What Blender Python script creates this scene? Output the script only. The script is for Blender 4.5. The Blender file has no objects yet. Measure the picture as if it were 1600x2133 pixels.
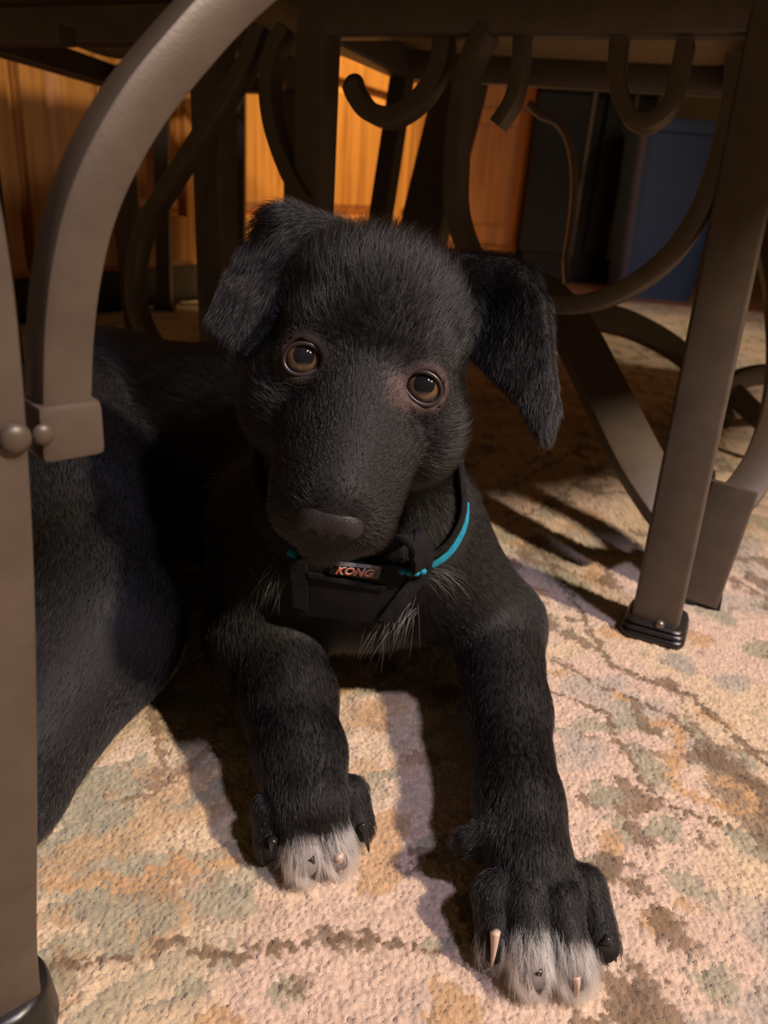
import bpy, bmesh, math
import numpy as np
from mathutils import Vector, Matrix

# ------------------------------------------------------------------ camera
F_PX, CX, CY, CAM_H = 1600.0, 800.0, 1066.5, 0.33
PITCH, ROLL = math.radians(23.0), math.radians(4.5)
_f = np.array([0, math.cos(PITCH), -math.sin(PITCH)])
_u0 = np.array([0, math.sin(PITCH), math.cos(PITCH)])
_r0 = np.array([1.0, 0, 0])
_r = math.cos(ROLL) * _r0 + math.sin(ROLL) * _u0
_u = -math.sin(ROLL) * _r0 + math.cos(ROLL) * _u0
EYE = np.array([0, 0, CAM_H])

scene = bpy.context.scene
col = scene.collection
cam_data = bpy.data.cameras.new('camera')
cam = bpy.data.objects.new('camera', cam_data)
col.objects.link(cam)
cam_data.sensor_fit = 'VERTICAL'
cam_data.sensor_height = 36.0
cam_data.lens = F_PX / 2133.0 * 36.0
cam_data.clip_start = 0.01
M4 = Matrix.Identity(4)
for i in range(3):
    M4[i][0], M4[i][1], M4[i][2], M4[i][3] = _r[i], _u[i], -_f[i], EYE[i]
cam.matrix_world = M4
cam_data.dof.use_dof = True
cam_data.dof.focus_distance = 0.38
cam_data.dof.aperture_fstop = 11.0
scene.camera = cam

# ------------------------------------------------------------------ world and lights
world = bpy.data.worlds.new('world')
scene.world = world
world.use_nodes = True
bg = world.node_tree.nodes['Background']
bg.inputs[0].default_value = (1.0, 0.62, 0.24, 1)
bg.inputs[1].default_value = 0.075


def area_light(name, loc, target, size, power, color, spread=180):
    d = bpy.data.lights.new(name, 'AREA')
    d.shape = 'DISK'
    d.size = size
    d.energy = power
    d.color = color
    d.spread = math.radians(spread)
    o = bpy.data.objects.new(name, d)
    col.objects.link(o)
    o.location = loc
    o.rotation_euler = (Vector(target) - Vector(loc)).to_track_quat('-Z', 'Y').to_euler()
    return o


def spot_light(name, loc, target, power, color, angle, radius=0.06, blend=0.5):
    d = bpy.data.lights.new(name, 'SPOT')
    d.energy = power
    d.color = color
    d.spot_size = math.radians(angle)
    d.spot_blend = blend
    d.shadow_soft_size = radius
    o = bpy.data.objects.new(name, d)
    col.objects.link(o)
    o.location = loc
    o.rotation_euler = (Vector(target) - Vector(loc)).to_track_quat('-Z', 'Y').to_euler()
    return o


area_light('ceiling_lamp_warm_offscreen', (1.99, -0.545, 2.33), (0.1, 0.4, 0.1), 0.19, 35, (1.0, 0.81, 0.62), 95)
area_light('ceiling_lamp_cool_offscreen', (1.09, -0.59, 2.41), (0.1, 0.4, 0.1), 0.22, 9.7, (0.80, 0.74, 1.0), 95)
spot_light('kitchen_ceiling_lamp_offscreen', (0.53, 2.45, 2.4), (-0.20, 2.90, 0.40), 520, (1.0, 0.72, 0.38), 46, blend=0.9)
spot_light('dining_ceiling_lamp_offscreen', (0.80, 1.94, 2.4), (0.72, 2.10, 0.0), 65, (1.0, 0.86, 0.60), 36, blend=0.8)

scene.view_settings.view_transform = 'Standard'
scene.view_settings.look = 'None'
scene.view_settings.gamma = 1.0
scene.view_settings.use_curve_mapping = False
scene.view_settings.exposure = 0.0


# ------------------------------------------------------------------ geometry helpers
def ray(px, py):
    return _f + (px - CX) / F_PX * _r - (py - CY) / F_PX * _u


def at(px, py, t):
    return EYE + t * ray(px, py)


def atz(px, py, z):
    d = ray(px, py)
    return EYE + (z - CAM_H) / d[2] * d


def onplane(px, py, p0, n):
    d = ray(px, py)
    t = np.dot(np.asarray(p0) - EYE, n) / np.dot(d, n)
    return EYE + t * d


def nrm(v):
    v = np.asarray(v, float)
    return v / np.linalg.norm(v)


def link(name, me, mat=None, parent=None):
    o = bpy.data.objects.new(name, me)
    col.objects.link(o)
    if mat:
        me.materials.append(mat)
    if parent:
        o.parent = parent
        o.matrix_parent_inverse = Matrix.Translation(-Vector(parent.location))
    return o


def empty(name, loc, label, cat, group=None):
    o = bpy.data.objects.new(name, None)
    o.empty_display_size = 0.02
    col.objects.link(o)
    o.location = loc
    tag(o, label, cat, group)
    return o


def tag(o, label, cat, group=None):
    o['label'] = label
    o['category'] = cat
    if group:
        o['group'] = group


def smooth(me, flag=True):
    me.polygons.foreach_set('use_smooth', [flag] * len(me.polygons))


def bm_obj(name, bm, mat, parent=None, smo=False, bevel=0):
    bmesh.ops.recalc_face_normals(bm, faces=bm.faces)
    if bevel:
        es = [e for e in bm.edges if len(e.link_faces) == 2 and e.calc_face_angle(0) > 0.6]
        bmesh.ops.bevel(bm, geom=es, offset=bevel, segments=2, affect='EDGES', profile=0.6)
    me = bpy.data.meshes.new(name)
    bm.to_mesh(me)
    bm.free()
    if smo:
        smooth(me)
    return link(name, me, mat, parent)


def box_bm(size, mat4=None, bm=None):
    bm = bm or bmesh.new()
    m = (mat4 or Matrix.Identity(4)) @ Matrix.Diagonal((size[0], size[1], size[2], 1))
    bmesh.ops.create_cube(bm, size=1.0, matrix=m)
    return bm


def frame_mat(o, x, y, z):
    m = Matrix.Identity(4)
    for i in range(3):
        m[i][0], m[i][1], m[i][2], m[i][3] = x[i], y[i], z[i], o[i]
    return m


def catmull(pts, n=8):
    pts = [np.asarray(p, float) for p in pts]
    P = [2 * pts[0] - pts[1]] + pts + [2 * pts[-1] - pts[-2]]
    out = []
    for i in range(1, len(P) - 2):
        p0, p1, p2, p3 = P[i - 1], P[i], P[i + 1], P[i + 2]
        for k in range(n):
            t = k / n
            out.append(0.5 * (2 * p1 + (p2 - p0) * t + (2 * p0 - 5 * p1 + 4 * p2 - p3) * t * t
                              + (3 * p1 - p0 - 3 * p2 + p3) * t ** 3))
    out.append(pts[-1])
    return np.array(out)


def sweep_bm(pts, section, axis, bm=None, caps=True):
    """sweep a closed 2-D section along pts; section x runs along `axis`, y along tangent x axis"""
    bm = bm or bmesh.new()
    pts = np.asarray(pts, float)
    tan = np.gradient(pts, axis=0)
    rings = []
    for p, t in zip(pts, tan):
        t = nrm(t)
        a = nrm(np.asarray(axis) - np.dot(axis, t) * t)
        b = np.cross(t, a)
        rings.append([bm.verts.new(p + a * s[0] + b * s[1]) for s in section])
    m = len(section)
    for r0, r1 in zip(rings[:-1], rings[1:]):
        for j in range(m):
            bm.faces.new((r0[j], r0[(j + 1) % m], r1[(j + 1) % m], r1[j]))
    if caps:
        bm.faces.new(rings[0])
        bm.faces.new(rings[-1][::-1])
    return bm


def rect_section(w, h, c=0.0015, n=2):
    out = []
    for sx, sy, a0 in ((1, 1, 0), (-1, 1, 90), (-1, -1, 180), (1, -1, 270)):
        for k in range(n + 1):
            a = math.radians(a0 + 90 * k / n)
            out.append((sx * (w / 2 - c) + c * math.cos(a), sy * (h / 2 - c) + c * math.sin(a)))
    return out


def round_section(r, n=10):
    return [(r * math.cos(2 * math.pi * k / n), r * math.sin(2 * math.pi * k / n)) for k in range(n)]


def strap(name, pts, w_axis, w_other, axis, mat, parent, n=8, c=0.002):
    me_bm = sweep_bm(catmull(pts, n), rect_section(w_axis, w_other, c), axis)
    o = bm_obj(name, me_bm, mat, parent, smo=True)
    shade_by_angle(o)
    return o


def shade_by_angle(o, ang=40):
    me = o.data
    smooth(me)
    bm = bmesh.new()
    bm.from_mesh(me)
    for e in bm.edges:
        if len(e.link_faces) == 2 and e.calc_face_angle(0) > math.radians(ang):
            e.smooth = False
    bm.to_mesh(me)
    bm.free()


# ------------------------------------------------------------------ materials
def mat(name, color, rough=0.5, metal=0.0, spec=0.5, coat=0.0):
    m = bpy.data.materials.new(name)
    m.use_nodes = True
    b = m.node_tree.nodes['Principled BSDF']
    b.inputs['Base Color'].default_value = (*color, 1)
    b.inputs['Roughness'].default_value = rough
    b.inputs['Metallic'].default_value = metal
    b.inputs['Specular IOR Level'].default_value = spec
    b.inputs['Coat Weight'].default_value = coat
    return m


class N:
    """tiny node builder"""
    def __init__(s, m):
        s.t = m.node_tree
        s.b = s.t.nodes['Principled BSDF']

    def add(s, typ, **kw):
        n = s.t.nodes.new(typ)
        for k, v in kw.items():
            setattr(n, k, v)
        return n

    def l(s, a, b):
        s.t.links.new(a, b)

    def noise(s, scale, detail=4, rough=0.5, vec=None):
        n = s.add('ShaderNodeTexNoise')
        n.inputs['Scale'].default_value = scale
        n.inputs['Detail'].default_value = detail
        n.inputs['Roughness'].default_value = rough
        if vec is not None:
            s.l(vec, n.inputs['Vector'])
        return n

    def ramp(s, fac, stops):
        n = s.add('ShaderNodeValToRGB')
        e = n.color_ramp.elements
        while len(e) < len(stops):
            e.new(0.5)
        for el, (p, c) in zip(e, stops):
            el.position = p
            el.color = (*c, 1)
        s.l(fac, n.inputs['Fac'])
        return n

    def mix(s, fac, a, b, mode='MIX'):
        n = s.add('ShaderNodeMix', data_type='RGBA', blend_type=mode)
        for sock, v in ((0, fac), (6, a), (7, b)):
            if hasattr(v, 'links') or hasattr(v, 'is_linked'):
                s.l(v, n.inputs[sock])
            elif isinstance(v, tuple):
                n.inputs[sock].default_value = (*v, 1)
            else:
                n.inputs[sock].default_value = v
        return n.outputs[2]

    def bump(s, h, strength, dist):
        n = s.add('ShaderNodeBump')
        n.inputs['Strength'].default_value = strength
        n.inputs['Distance'].default_value = dist
        s.l(h, n.inputs['Height'])
        s.l(n.outputs[0], s.b.inputs['Normal'])
        return n


def bronze(name, c, rough=0.42):
    m = mat(name, c, rough, 0.15, 0.5)
    n = N(m)
    tc = n.add('ShaderNodeTexCoord')
    ns = n.noise(45, 6, 0.6, tc.outputs['Object'])
    r = n.ramp(ns.outputs['Fac'], [(0.3, tuple(x * 0.82 for x in c)), (0.7, tuple(x * 1.15 for x in c))])
    n.l(r.outputs[0], n.b.inputs['Base Color'])
    n2 = n.noise(900, 3, 0.6, tc.outputs['Object'])
    n.bump(n2.outputs['Fac'], 0.12, 0.0006)
    return m


M_BRONZE = bronze('bronze_powder_coat', (0.085, 0.063, 0.047))
M_BRONZE_DK = M_BRONZE
M_RUBBER = mat('black_rubber', (0.012, 0.010, 0.009), 0.35)
M_STEEL = mat('bolt_metal', (0.20, 0.16, 0.13), 0.25, 0.6)
M_BLACK = mat('black_enamel', (0.006, 0.006, 0.007), 0.25)
M_EDGE = mat('brushed_trim', (0.16, 0.13, 0.08), 0.35, 0.7)
M_BLUE = mat('blue_plastic', (0.035, 0.070, 0.17), 0.35)
M_WALL = mat('wall_paint', (0.32, 0.24, 0.15), 0.8)
M_TOE = mat('toe_kick_black', (0.012, 0.011, 0.010), 0.4)


def wood(name, c1, c2, sc=(26, 26, 1.6), rough=0.38):
    m = mat(name, c1, rough, 0, 0.5, 0.15)
    n = N(m)
    tc = n.add('ShaderNodeTexCoord')
    mp = n.add('ShaderNodeMapping')
    mp.inputs['Scale'].default_value = sc
    n.l(tc.outputs['Object'], mp.inputs['Vector'])
    ns = n.noise(1.0, 7, 0.62, mp.outputs[0])
    ns.inputs['Distortion'].default_value = 0.6
    r = n.ramp(ns.outputs['Fac'], [(0.32, c2), (0.5, c1), (0.72, tuple(min(1, x * 1.25) for x in c1))])
    n.l(r.outputs[0], n.b.inputs['Base Color'])
    n.bump(ns.outputs['Fac'], 0.15, 0.001)
    return m


M_OAK = wood('honey_oak', (0.50, 0.215, 0.045), (0.30, 0.105, 0.018))
M_FLOOR = wood('terracotta_wood', (0.36, 0.17, 0.085), (0.24, 0.10, 0.045), (3, 22, 22), 0.45)
M_TABLE = wood('dark_table_wood', (0.09, 0.04, 0.02), (0.05, 0.02, 0.01))


def fabric(name, c):
    m = mat(name, c, 0.95, 0, 0.1)
    n = N(m)
    tc = n.add('ShaderNodeTexCoord')
    ns = n.noise(160, 5, 0.7, tc.outputs['Object'])
    r = n.ramp(ns.outputs['Fac'], [(0.3, tuple(x * 0.6 for x in c)), (0.75, tuple(min(1, x * 1.3) for x in c))])
    n.l(r.outputs[0], n.b.inputs['Base Color'])
    n.bump(ns.outputs['Fac'], 0.5, 0.002)
    return m


M_CUSH = fabric('tan_chenille', (0.32, 0.235, 0.13))

C0 = np.array([-0.725, 1.827, 0])
CD = nrm([0.416, 0.909, 0])
CN = nrm([0.909, -0.416, 0])
UP = np.array([0, 0, 1.0])

# ------------------------------------------------------------------ floor, wall
fl = bm_obj('floor', box_bm((7, 7, 0.04), Matrix.Translation((0.3, 1.6, -0.032))), M_FLOOR)
fl['kind'] = 'structure'
wb = bm_obj('wall_back', box_bm((7, 0.1, 2.6), Matrix.Translation((0.3, 4.4, 1.288))), M_WALL)
wb['kind'] = 'structure'


# ------------------------------------------------------------------ rug
def make_rug():
    xs = np.concatenate([np.arange(-1.6, -0.46, 0.01), np.arange(-0.46, -0.22, 0.0025), np.arange(-0.22, 0.40, 0.00105), np.arange(0.40, 0.70, 0.0025), np.arange(0.70, 2.0, 0.008)])
    ys = [-0.6]
    while ys[-1] < 2.95:
        y = ys[-1]
        ys.append(y + (0.006 if y < 0.2 else 0.00105 if y < 0.56 else min(0.02, 0.00105 + (y - 0.56) * 0.02)))
    ys = np.array(ys)
    X, Y = np.meshgrid(xs, ys)
    rng = np.random.default_rng(5)

    def vnoise(x, y, sc, seed):
        r = np.random.default_rng(seed).random((97, 97))
        u, v = x * sc + 31.7, y * sc + 17.3
        i, j = np.floor(u).astype(int), np.floor(v).astype(int)
        fu, fv = u - i, v - j
        fu, fv = fu * fu * (3 - 2 * fu), fv * fv * (3 - 2 * fv)
        g = lambda a, b: r[a % 97, b % 97]
        return (g(i, j) * (1 - fu) + g(i + 1, j) * fu) * (1 - fv) + (g(i, j + 1) * (1 - fu) + g(i + 1, j + 1) * fu) * fv

    def fbm(x, y, sc, seed, o=3):
        return sum(vnoise(x, y, sc * 2 ** k, seed + k) * 0.5 ** k for k in range(o)) / sum(0.5 ** k for k in range(o))

    # loop tufts: jittered cells, each with its own height and shade
    PITCH_T = 0.0030
    rt = np.random.default_rng(77).random((4, 257, 257))
    gu, gv = X / PITCH_T, Y / PITCH_T
    iu, iv = np.floor(gu).astype(int), np.floor(gv).astype(int)
    best = np.full(X.shape, 9.0)
    second = np.full(X.shape, 9.0)
    cxm, cym, chh, csh = X.copy(), Y.copy(), np.zeros(X.shape), np.zeros(X.shape)
    for di in (-1, 0, 1):
        for dj in (-1, 0, 1):
            a_, b_ = iu + di, iv + dj
            ja, jb = rt[0, a_ % 257, b_ % 257], rt[1, a_ % 257, b_ % 257]
            dd = np.hypot(a_ + ja - gu, b_ + jb - gv)
            m_ = dd < best
            second = np.where(m_, best, np.minimum(second, dd))
            best = np.where(m_, dd, best)
            cxm = np.where(m_, (a_ + ja) * PITCH_T, cxm)
            cym = np.where(m_, (b_ + jb) * PITCH_T, cym)
            chh = np.where(m_, rt[2, a_ % 257, b_ % 257], chh)
            csh = np.where(m_, rt[3, a_ % 257, b_ % 257], csh)
    wx = cxm + (fbm(cxm, cym, 60, 11) - 0.5) * 0.010 + (chh - 0.5) * 0.0050
    wy = cym + (fbm(cxm, cym, 60, 21) - 0.5) * 0.010 + (csh - 0.5) * 0.0050

    def sm(a, lo, hi):
        t = np.clip((a - lo) / (hi - lo), 0, 1)
        return t * t * (3 - 2 * t)

    pink = np.array([0.58, 0.43, 0.335])
    cream = np.array([0.58, 0.45, 0.295])
    sage = np.array([0.315, 0.290, 0.205])
    grey = np.array([0.385, 0.335, 0.285])
    gold = np.array([0.47, 0.29, 0.145])
    brown = np.array([0.165, 0.105, 0.062])
    C = np.ones(X.shape + (3,)) * pink

    def paint(mask, c, a=1.0):
        nonlocal C
        C = C * (1 - (mask * a)[..., None]) + c * (mask * a)[..., None]

    # broad fields of the ground
    paint(sm(fbm(wx, wy, 9, 31), 0.47, 0.60), cream, 0.75)
    paint(sm(fbm(wx, wy, 14, 41), 0.58, 0.66), grey, 0.75)
    # streaky medallion field on the near left: stripes running up to the right
    u = wx * 0.80 + wy * 0.60
    v = -wx * 0.60 + wy * 0.80
    st = fbm(u * 0.22, v, 75, 51, 3)
    leftm = sm(-(wx - 0.02 + 0.10 * np.sin(wy * 9)), -0.03, 0.05)
    paint(leftm, cream, 0.6)
    paint(sm(st, 0.46, 0.58) * leftm, sage, 0.85)
    paint(sm(fbm(u * 0.20, v, 85, 61, 3), 0.54, 0.64) * leftm, gold, 0.6)
    # small blossoms and leaves
    b1 = fbm(wx, wy, 34, 71, 2)
    paint(sm(b1, 0.66, 0.70), sage, 0.85)
    b2 = fbm(wx, wy, 30, 81, 2)
    paint(sm(b2, 0.69, 0.72), gold, 0.8)
    b3 = fbm(wx, wy, 38, 91, 3)
    paint(sm(b3, 0.655, 0.69) * (1 - leftm * 0.6), brown, 0.8)
    # outlines between the fields
    ln = np.abs(fbm(wx, wy, 8, 101, 2) - 0.5)
    paint(1 - sm(ln, 0.004, 0.011), brown, 0.75)

    def polyd(pts):
        d = np.full(X.shape, 9.0)
        pts = [p[:2] for p in catmull([np.array([*q[:2], 0]) for q in pts], 6)]
        for a, b in zip(pts[:-1], pts[1:]):
            ba = b - a
            px, py = wx - a[0], wy - a[1]
            h = np.clip((px * ba[0] + py * ba[1]) / (ba @ ba + 1e-12), 0, 1)
            d = np.minimum(d, np.hypot(px - ba[0] * h, py - ba[1] * h))
        return d

    g = lambda *q: [atz(a, b, 0.0) for a, b in q]
    lines = [
        (g((1050, 1100), (1130, 1150), (1190, 1240), (1250, 1340), (1290, 1390), (1420, 1440), (1500, 1500), (1560, 1560), (1660, 1640)), 0.0032, brown),
        (g((1150, 1370), (1250, 1430), (1360, 1470), (1420, 1510), (1470, 1570), (1530, 1615), (1640, 1650)), 0.0024, brown),
        (g((1150, 1440), (1250, 1480), (1290, 1540), (1330, 1600), (1370, 1655), (1440, 1690), (1530, 1725), (1640, 1760)), 0.0020, brown),
        (g((1345, 1500), (1400, 1512), (1412, 1560), (1390, 1610), (1440, 1650), (1540, 1690), (1565, 1655), (1500, 1622)), 0.0042, gold),
        (g((80, 2005), (180, 2000), (300, 1985), (340, 1960), (420, 1975), (500, 1995), (640, 1962), (760, 1950), (900, 1985)), 0.0024, brown),
        (g((110, 1838), (260, 1826), (380, 1800), (480, 1790), (600, 1740)), 0.0042, gold),
        (g((310, 1460), (330, 1520), (335, 1580), (320, 1640)), 0.0030, brown * 1.5),
        (g((220, 1665), (330, 1645), (430, 1560), (480, 1480)), 0.0024, brown * 1.4),
        (g((1050, 1020), (1130, 975), (1230, 925)), 0.003, brown),
        (g((1060, 1090), (1150, 1040), (1280, 950)), 0.003, brown),
    ]
    for pts, w, c in lines:
        d = polyd(pts)
        paint(1 - sm(d, w * 0.7, w * 1.25), c, 0.9)
    blobs = [((1390, 1730), 0.011, sage), ((1450, 1845), 0.012, sage), ((1265, 1655), 0.010, sage), ((1190, 1530), 0.009, grey),
             ((1290, 1450), 0.007, gold), ((1165, 1400), 0.008, gold), ((1275, 1805), 0.010, brown), ((1310, 2060), 0.013, brown),
             ((1330, 1840), 0.006, brown), ((1490, 2040), 0.013, sage), ((410, 1510), 0.010, gold), ((800, 1385), 0.012, brown),
             ((760, 1440), 0.008, sage), ((930, 1440), 0.014, brown), ((330, 1900), 0.013, sage), ((200, 1880), 0.012, sage),
             ((480, 1870), 0.013, sage), ((1420, 1380), 0.014, grey), ((1530, 1420), 0.014, grey)]
    for (px, py), r, c in blobs:
        p = atz(px, py, 0)
        d = np.hypot(wx - p[0], wy - p[1]) + (fbm(X, Y, 90, int(px)) - 0.5) * r * 1.3
        paint(1 - sm(d, r * 0.75, r * 1.1), c, 0.85)
    # border band beyond the near chair leg
    C *= (0.80 + 0.36 * np.random.default_rng(9).random((257, 257))[iu % 257, iv % 257] * 0.35 + 0.24 * csh)[..., None]
    edge = np.clip((second - best) / 0.45, 0, 1)
    Z = (fbm(X, Y, 110, 201, 2) - 0.5) * 0.0024 - 0.0022 + 0.0017 * np.sqrt(edge) + 0.0011 * chh * edge
    Z[0] = Z[-1] = -0.012
    Z[:, 0] = Z[:, -1] = -0.012
    ny, nx = X.shape
    me = bpy.data.meshes.new('rug')
    co = np.stack([X, Y, Z], -1).reshape(-1, 3).astype(np.float32)
    idx = np.arange(nx * ny).reshape(ny, nx)
    q = np.stack([idx[:-1, :-1], idx[:-1, 1:], idx[1:, 1:], idx[1:, :-1]], -1).reshape(-1, 4)
    q = q[((co[q[:, 0]] - C0) @ CN) > 0.0]          # the rug stops at the cabinet plinth
    me.vertices.add(len(co))
    me.vertices.foreach_set('co', co.ravel())
    me.loops.add(q.size)
    me.loops.foreach_set('vertex_index', q.ravel().astype(np.int32))
    me.polygons.add(len(q))
    me.polygons.foreach_set('loop_start', np.arange(0, q.size, 4, dtype=np.int32))
    me.update(calc_edges=True)
    smooth(me)
    a = me.color_attributes.new('pattern', 'FLOAT_COLOR', 'POINT')
    a.data.foreach_set('color', np.concatenate([C.reshape(-1, 3), np.ones((len(co), 1))], 1).astype(np.float32).ravel())
    m = mat('wool_rug', (0.5, 0.4, 0.3), 0.95, 0, 0.15)
    n = N(m)
    n.b.inputs['Sheen Weight'].default_value = 0.25
    at_ = n.add('ShaderNodeAttribute', attribute_name='pattern')
    tc = n.add('ShaderNodeTexCoord')
    ns = n.noise(1100, 3, 0.65, tc.outputs['Object'])
    vor = n.ramp(ns.outputs['Fac'], [(0.25, (0.80, 0.79, 0.78)), (0.75, (1.18, 1.17, 1.15))])
    c1 = n.mix(1.0, at_.outputs['Color'], vor.outputs[0], 'MULTIPLY')
    n.l(c1, n.b.inputs['Base Color'])
    n.bump(ns.outputs['Fac'], 0.6, 0.0012)
    o = link('rug', me, m)
    tag(o, 'pale wool rug with sage, gold and brown oriental pattern under the puppy', 'rug')
    return o


rug = make_rug()

# ------------------------------------------------------------------ kitchen cabinets behind
def cabinet(s0, s1, label, depth=0.5, height=0.86):
    w = s1 - s0
    mid = C0 + CD * (s0 + s1) / 2
    base = mid - CN * 0.06
    e = empty('kitchen_cabinet', base, label, 'cabinet', 'oak base cabinets')
    fr = lambda o: frame_mat(o, CD, -CN, UP)   # x along the run, y into the cabinet, z up
    bm_obj('body', box_bm((w - 0.004, depth, height - 0.09), fr(mid + CN * -(depth / 2 + 0.022) + UP * (0.09 + (height - 0.09) / 2))), M_OAK, e, bevel=0.002)
    bm_obj('toe_kick', box_bm((w, 0.02, 0.092), fr(mid - CN * 0.03 + UP * 0.043)), M_TOE, e)
    # door: frame of stiles and rails with a raised bevelled panel
    dw, z0, z1 = w - 0.03, 0.105, 0.70
    sw = 0.062
    door = bm_obj('door', box_bm((dw, 0.010, z1 - z0), fr(mid - CN * 0.014 + UP * (z0 + z1) / 2)), M_OAK, e, bevel=0.001)
    for nm, cx, cz, ww, hh in (('stile', -dw / 2 + sw / 2, (z0 + z1) / 2, sw, z1 - z0), ('stile', dw / 2 - sw / 2, (z0 + z1) / 2, sw, z1 - z0),
                               ('rail', 0, z0 + sw * 0.9, dw - 2 * sw, sw * 1.8), ('rail', 0, z1 - sw / 2, dw - 2 * sw, sw)):
        p = mid + CD * cx + UP * cz + CN * 0.0
        bm_obj(nm, box_bm((ww - 0.001, 0.019, hh), fr(p)), M_OAK, door, bevel=0.004)
    pw, pz0, pz1 = dw - 2 * sw - 0.012, z0 + sw * 1.8 + 0.006, z1 - sw - 0.006
    bm = bmesh.new()
    m = fr(mid - CN * 0.012 + UP * (pz0 + pz1) / 2)
    hw, hh = pw / 2, (pz1 - pz0) / 2
    ins = 0.034
    lo = [bm.verts.new(m @ Vector((sx * hw, 0, sz * hh))) for sx, sz in ((-1, -1), (1, -1), (1, 1), (-1, 1))]
    hi = [bm.verts.new(m @ Vector((sx * (hw - ins), -0.017, sz * (hh - ins)))) for sx, sz in ((-1, -1), (1, -1), (1, 1), (-1, 1))]
    bm.faces.new(hi)
    for j in range(4):
        bm.faces.new((lo[j], lo[(j + 1) % 4], hi[(j + 1) % 4], hi[j]))
    bm_obj('panel', bm, M_OAK, door)
    dr = bm_obj('drawer_front', box_bm((dw, 0.019, 0.13), fr(mid + UP * 0.785)), M_OAK, e, bevel=0.004)
    return e


for k, (a, b, t) in enumerate([(-0.72, -0.16, 'honey oak cabinet far along the run behind the near chair leg'),
                               (-0.16, 0.42, 'honey oak cabinet door in shade behind the curved chair brace'),
                               (0.42, 1.00, 'honey oak cabinet half in lamplight behind the scrolled chair straps'),
                               (1.00, 1.58, 'brightly lit honey oak cabinet seen past the curled iron hook'),
                               (1.58, 2.00, 'brightly lit oak cabinet at the corner beside the dark back leg')]):
    cabinet(a, b, t)
wt = bm_obj('worktop', box_bm((2.72, 0.56, 0.035), frame_mat(C0 + CD * 0.64 - CN * 0.262 + UP * 0.8785, CD, -CN, UP)), M_BLACK, bevel=0.004)
tag(wt, 'dark worktop running along the oak cabinets', 'worktop')

# back run: dim oak cabinet, black appliance, blue bin
e = empty('back_cabinet', (0.33, 3.72, -0.01), 'dim oak cabinet beside the black appliance under the window wall', 'cabinet')
bm_obj('body', box_bm((0.36, 0.55, 0.78), Matrix.Translation((0.33, 4.02, 0.475))), M_OAK, e, bevel=0.003)
bm_obj('toe_kick', box_bm((0.36, 0.50, 0.11), Matrix.Translation((0.33, 4.03, 0.04))), M_TOE, e)
dr = bm_obj('door', box_bm((0.33, 0.02, 0.55), Matrix.Translation((0.33, 3.737, 0.39))), M_OAK, e, bevel=0.004)
bm_obj('panel', box_bm((0.22, 0.012, 0.40), Matrix.Translation((0.33, 3.724, 0.40))), M_OAK, dr, bevel=0.005)

DW = at(1245, 430, 3.3)
e = empty('dishwasher', (DW[0] - 0.1, DW[1], -0.01), 'black dishwasher with brass-edged door between cabinet and blue bin', 'dishwasher')
bm_obj('body', box_bm((0.47, 0.56, 0.84), Matrix.Translation((DW[0] - 0.05, DW[1] + 0.32, 0.412))), M_BLACK, e, bevel=0.004)
bm_obj('door', box_bm((0.22, 0.03, 0.62), Matrix.Translation((DW[0] - 0.20, DW[1] + 0.02, 0.42))), M_BLACK, e, bevel=0.006)
bm_obj('door', box_bm((0.19, 0.03, 0.62), Matrix.Translation((DW[0] + 0.07, DW[1] + 0.02, 0.42))), M_BLACK, e, bevel=0.006)
for sx in (-0.085, 0.085):
    bm_obj('edge_trim', box_bm((0.016, 0.02, 0.64), Matrix.Translation((DW[0] + sx, DW[1], 0.42))), M_EDGE, e, bevel=0.003)
bm_obj('control_panel', box_bm((0.48, 0.035, 0.10), Matrix.Translation((DW[0] - 0.06, DW[1] + 0.02, 0.785))), M_BLACK, e, bevel=0.006)


BX, BY = at(1385, 430, 3.05)[:2]


def bin_obj():
    e = empty('waste_bin', (BX, BY, -0.01), 'blue plastic waste bin standing on the wood floor past the rug', 'bin')
    def ring(w, d, z, n=6, c=0.05):
        out = []
        for sx, sy, a0 in ((1, 1, 0), (-1, 1, 90), (-1, -1, 180), (1, -1, 270)):
            for k in range(n + 1):
                a = math.radians(a0 + 90 * k / n)
                out.append((BX + sx * (w / 2 - c) + c * math.cos(a), BY + sy * (d / 2 - c) + c * math.sin(a), z))
        return out
    def loft(rs):
        bm = bmesh.new()
        R = [[bm.verts.new(p) for p in r] for r in rs]
        for a, b in zip(R[:-1], R[1:]):
            for j in range(len(a)):
                bm.faces.new((a[j], a[(j + 1) % len(a)], b[(j + 1) % len(a)], b[j]))
        bm.faces.new(R[0][::-1])
        bm.faces.new(R[-1])
        return bm
    o = bm_obj('body', loft([ring(0.30, 0.24, -0.012), ring(0.36, 0.30, 0.60)]), M_BLUE, e, smo=True)
    shade_by_angle(o)
    o = bm_obj('rim', loft([ring(0.385, 0.325, 0.585), ring(0.39, 0.33, 0.62), ring(0.37, 0.31, 0.63)]), M_BLUE, e, smo=True)
    shade_by_angle(o)


bin_obj()


# ------------------------------------------------------------------ chairs
def leg_mesh(name, b, t, wx, wy, xdir, m, parent, taper=1.0):
    """square tube from b to t, wx measured along xdir"""
    b, t = np.asarray(b, float), np.asarray(t, float)
    bm = sweep_bm(np.array([b, b * 0.5 + t * 0.5, t]), rect_section(wx, wy, 0.003, 3), xdir)
    o = bm_obj(name, bm, m, parent)
    shade_by_angle(o, 50)
    return o


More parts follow.
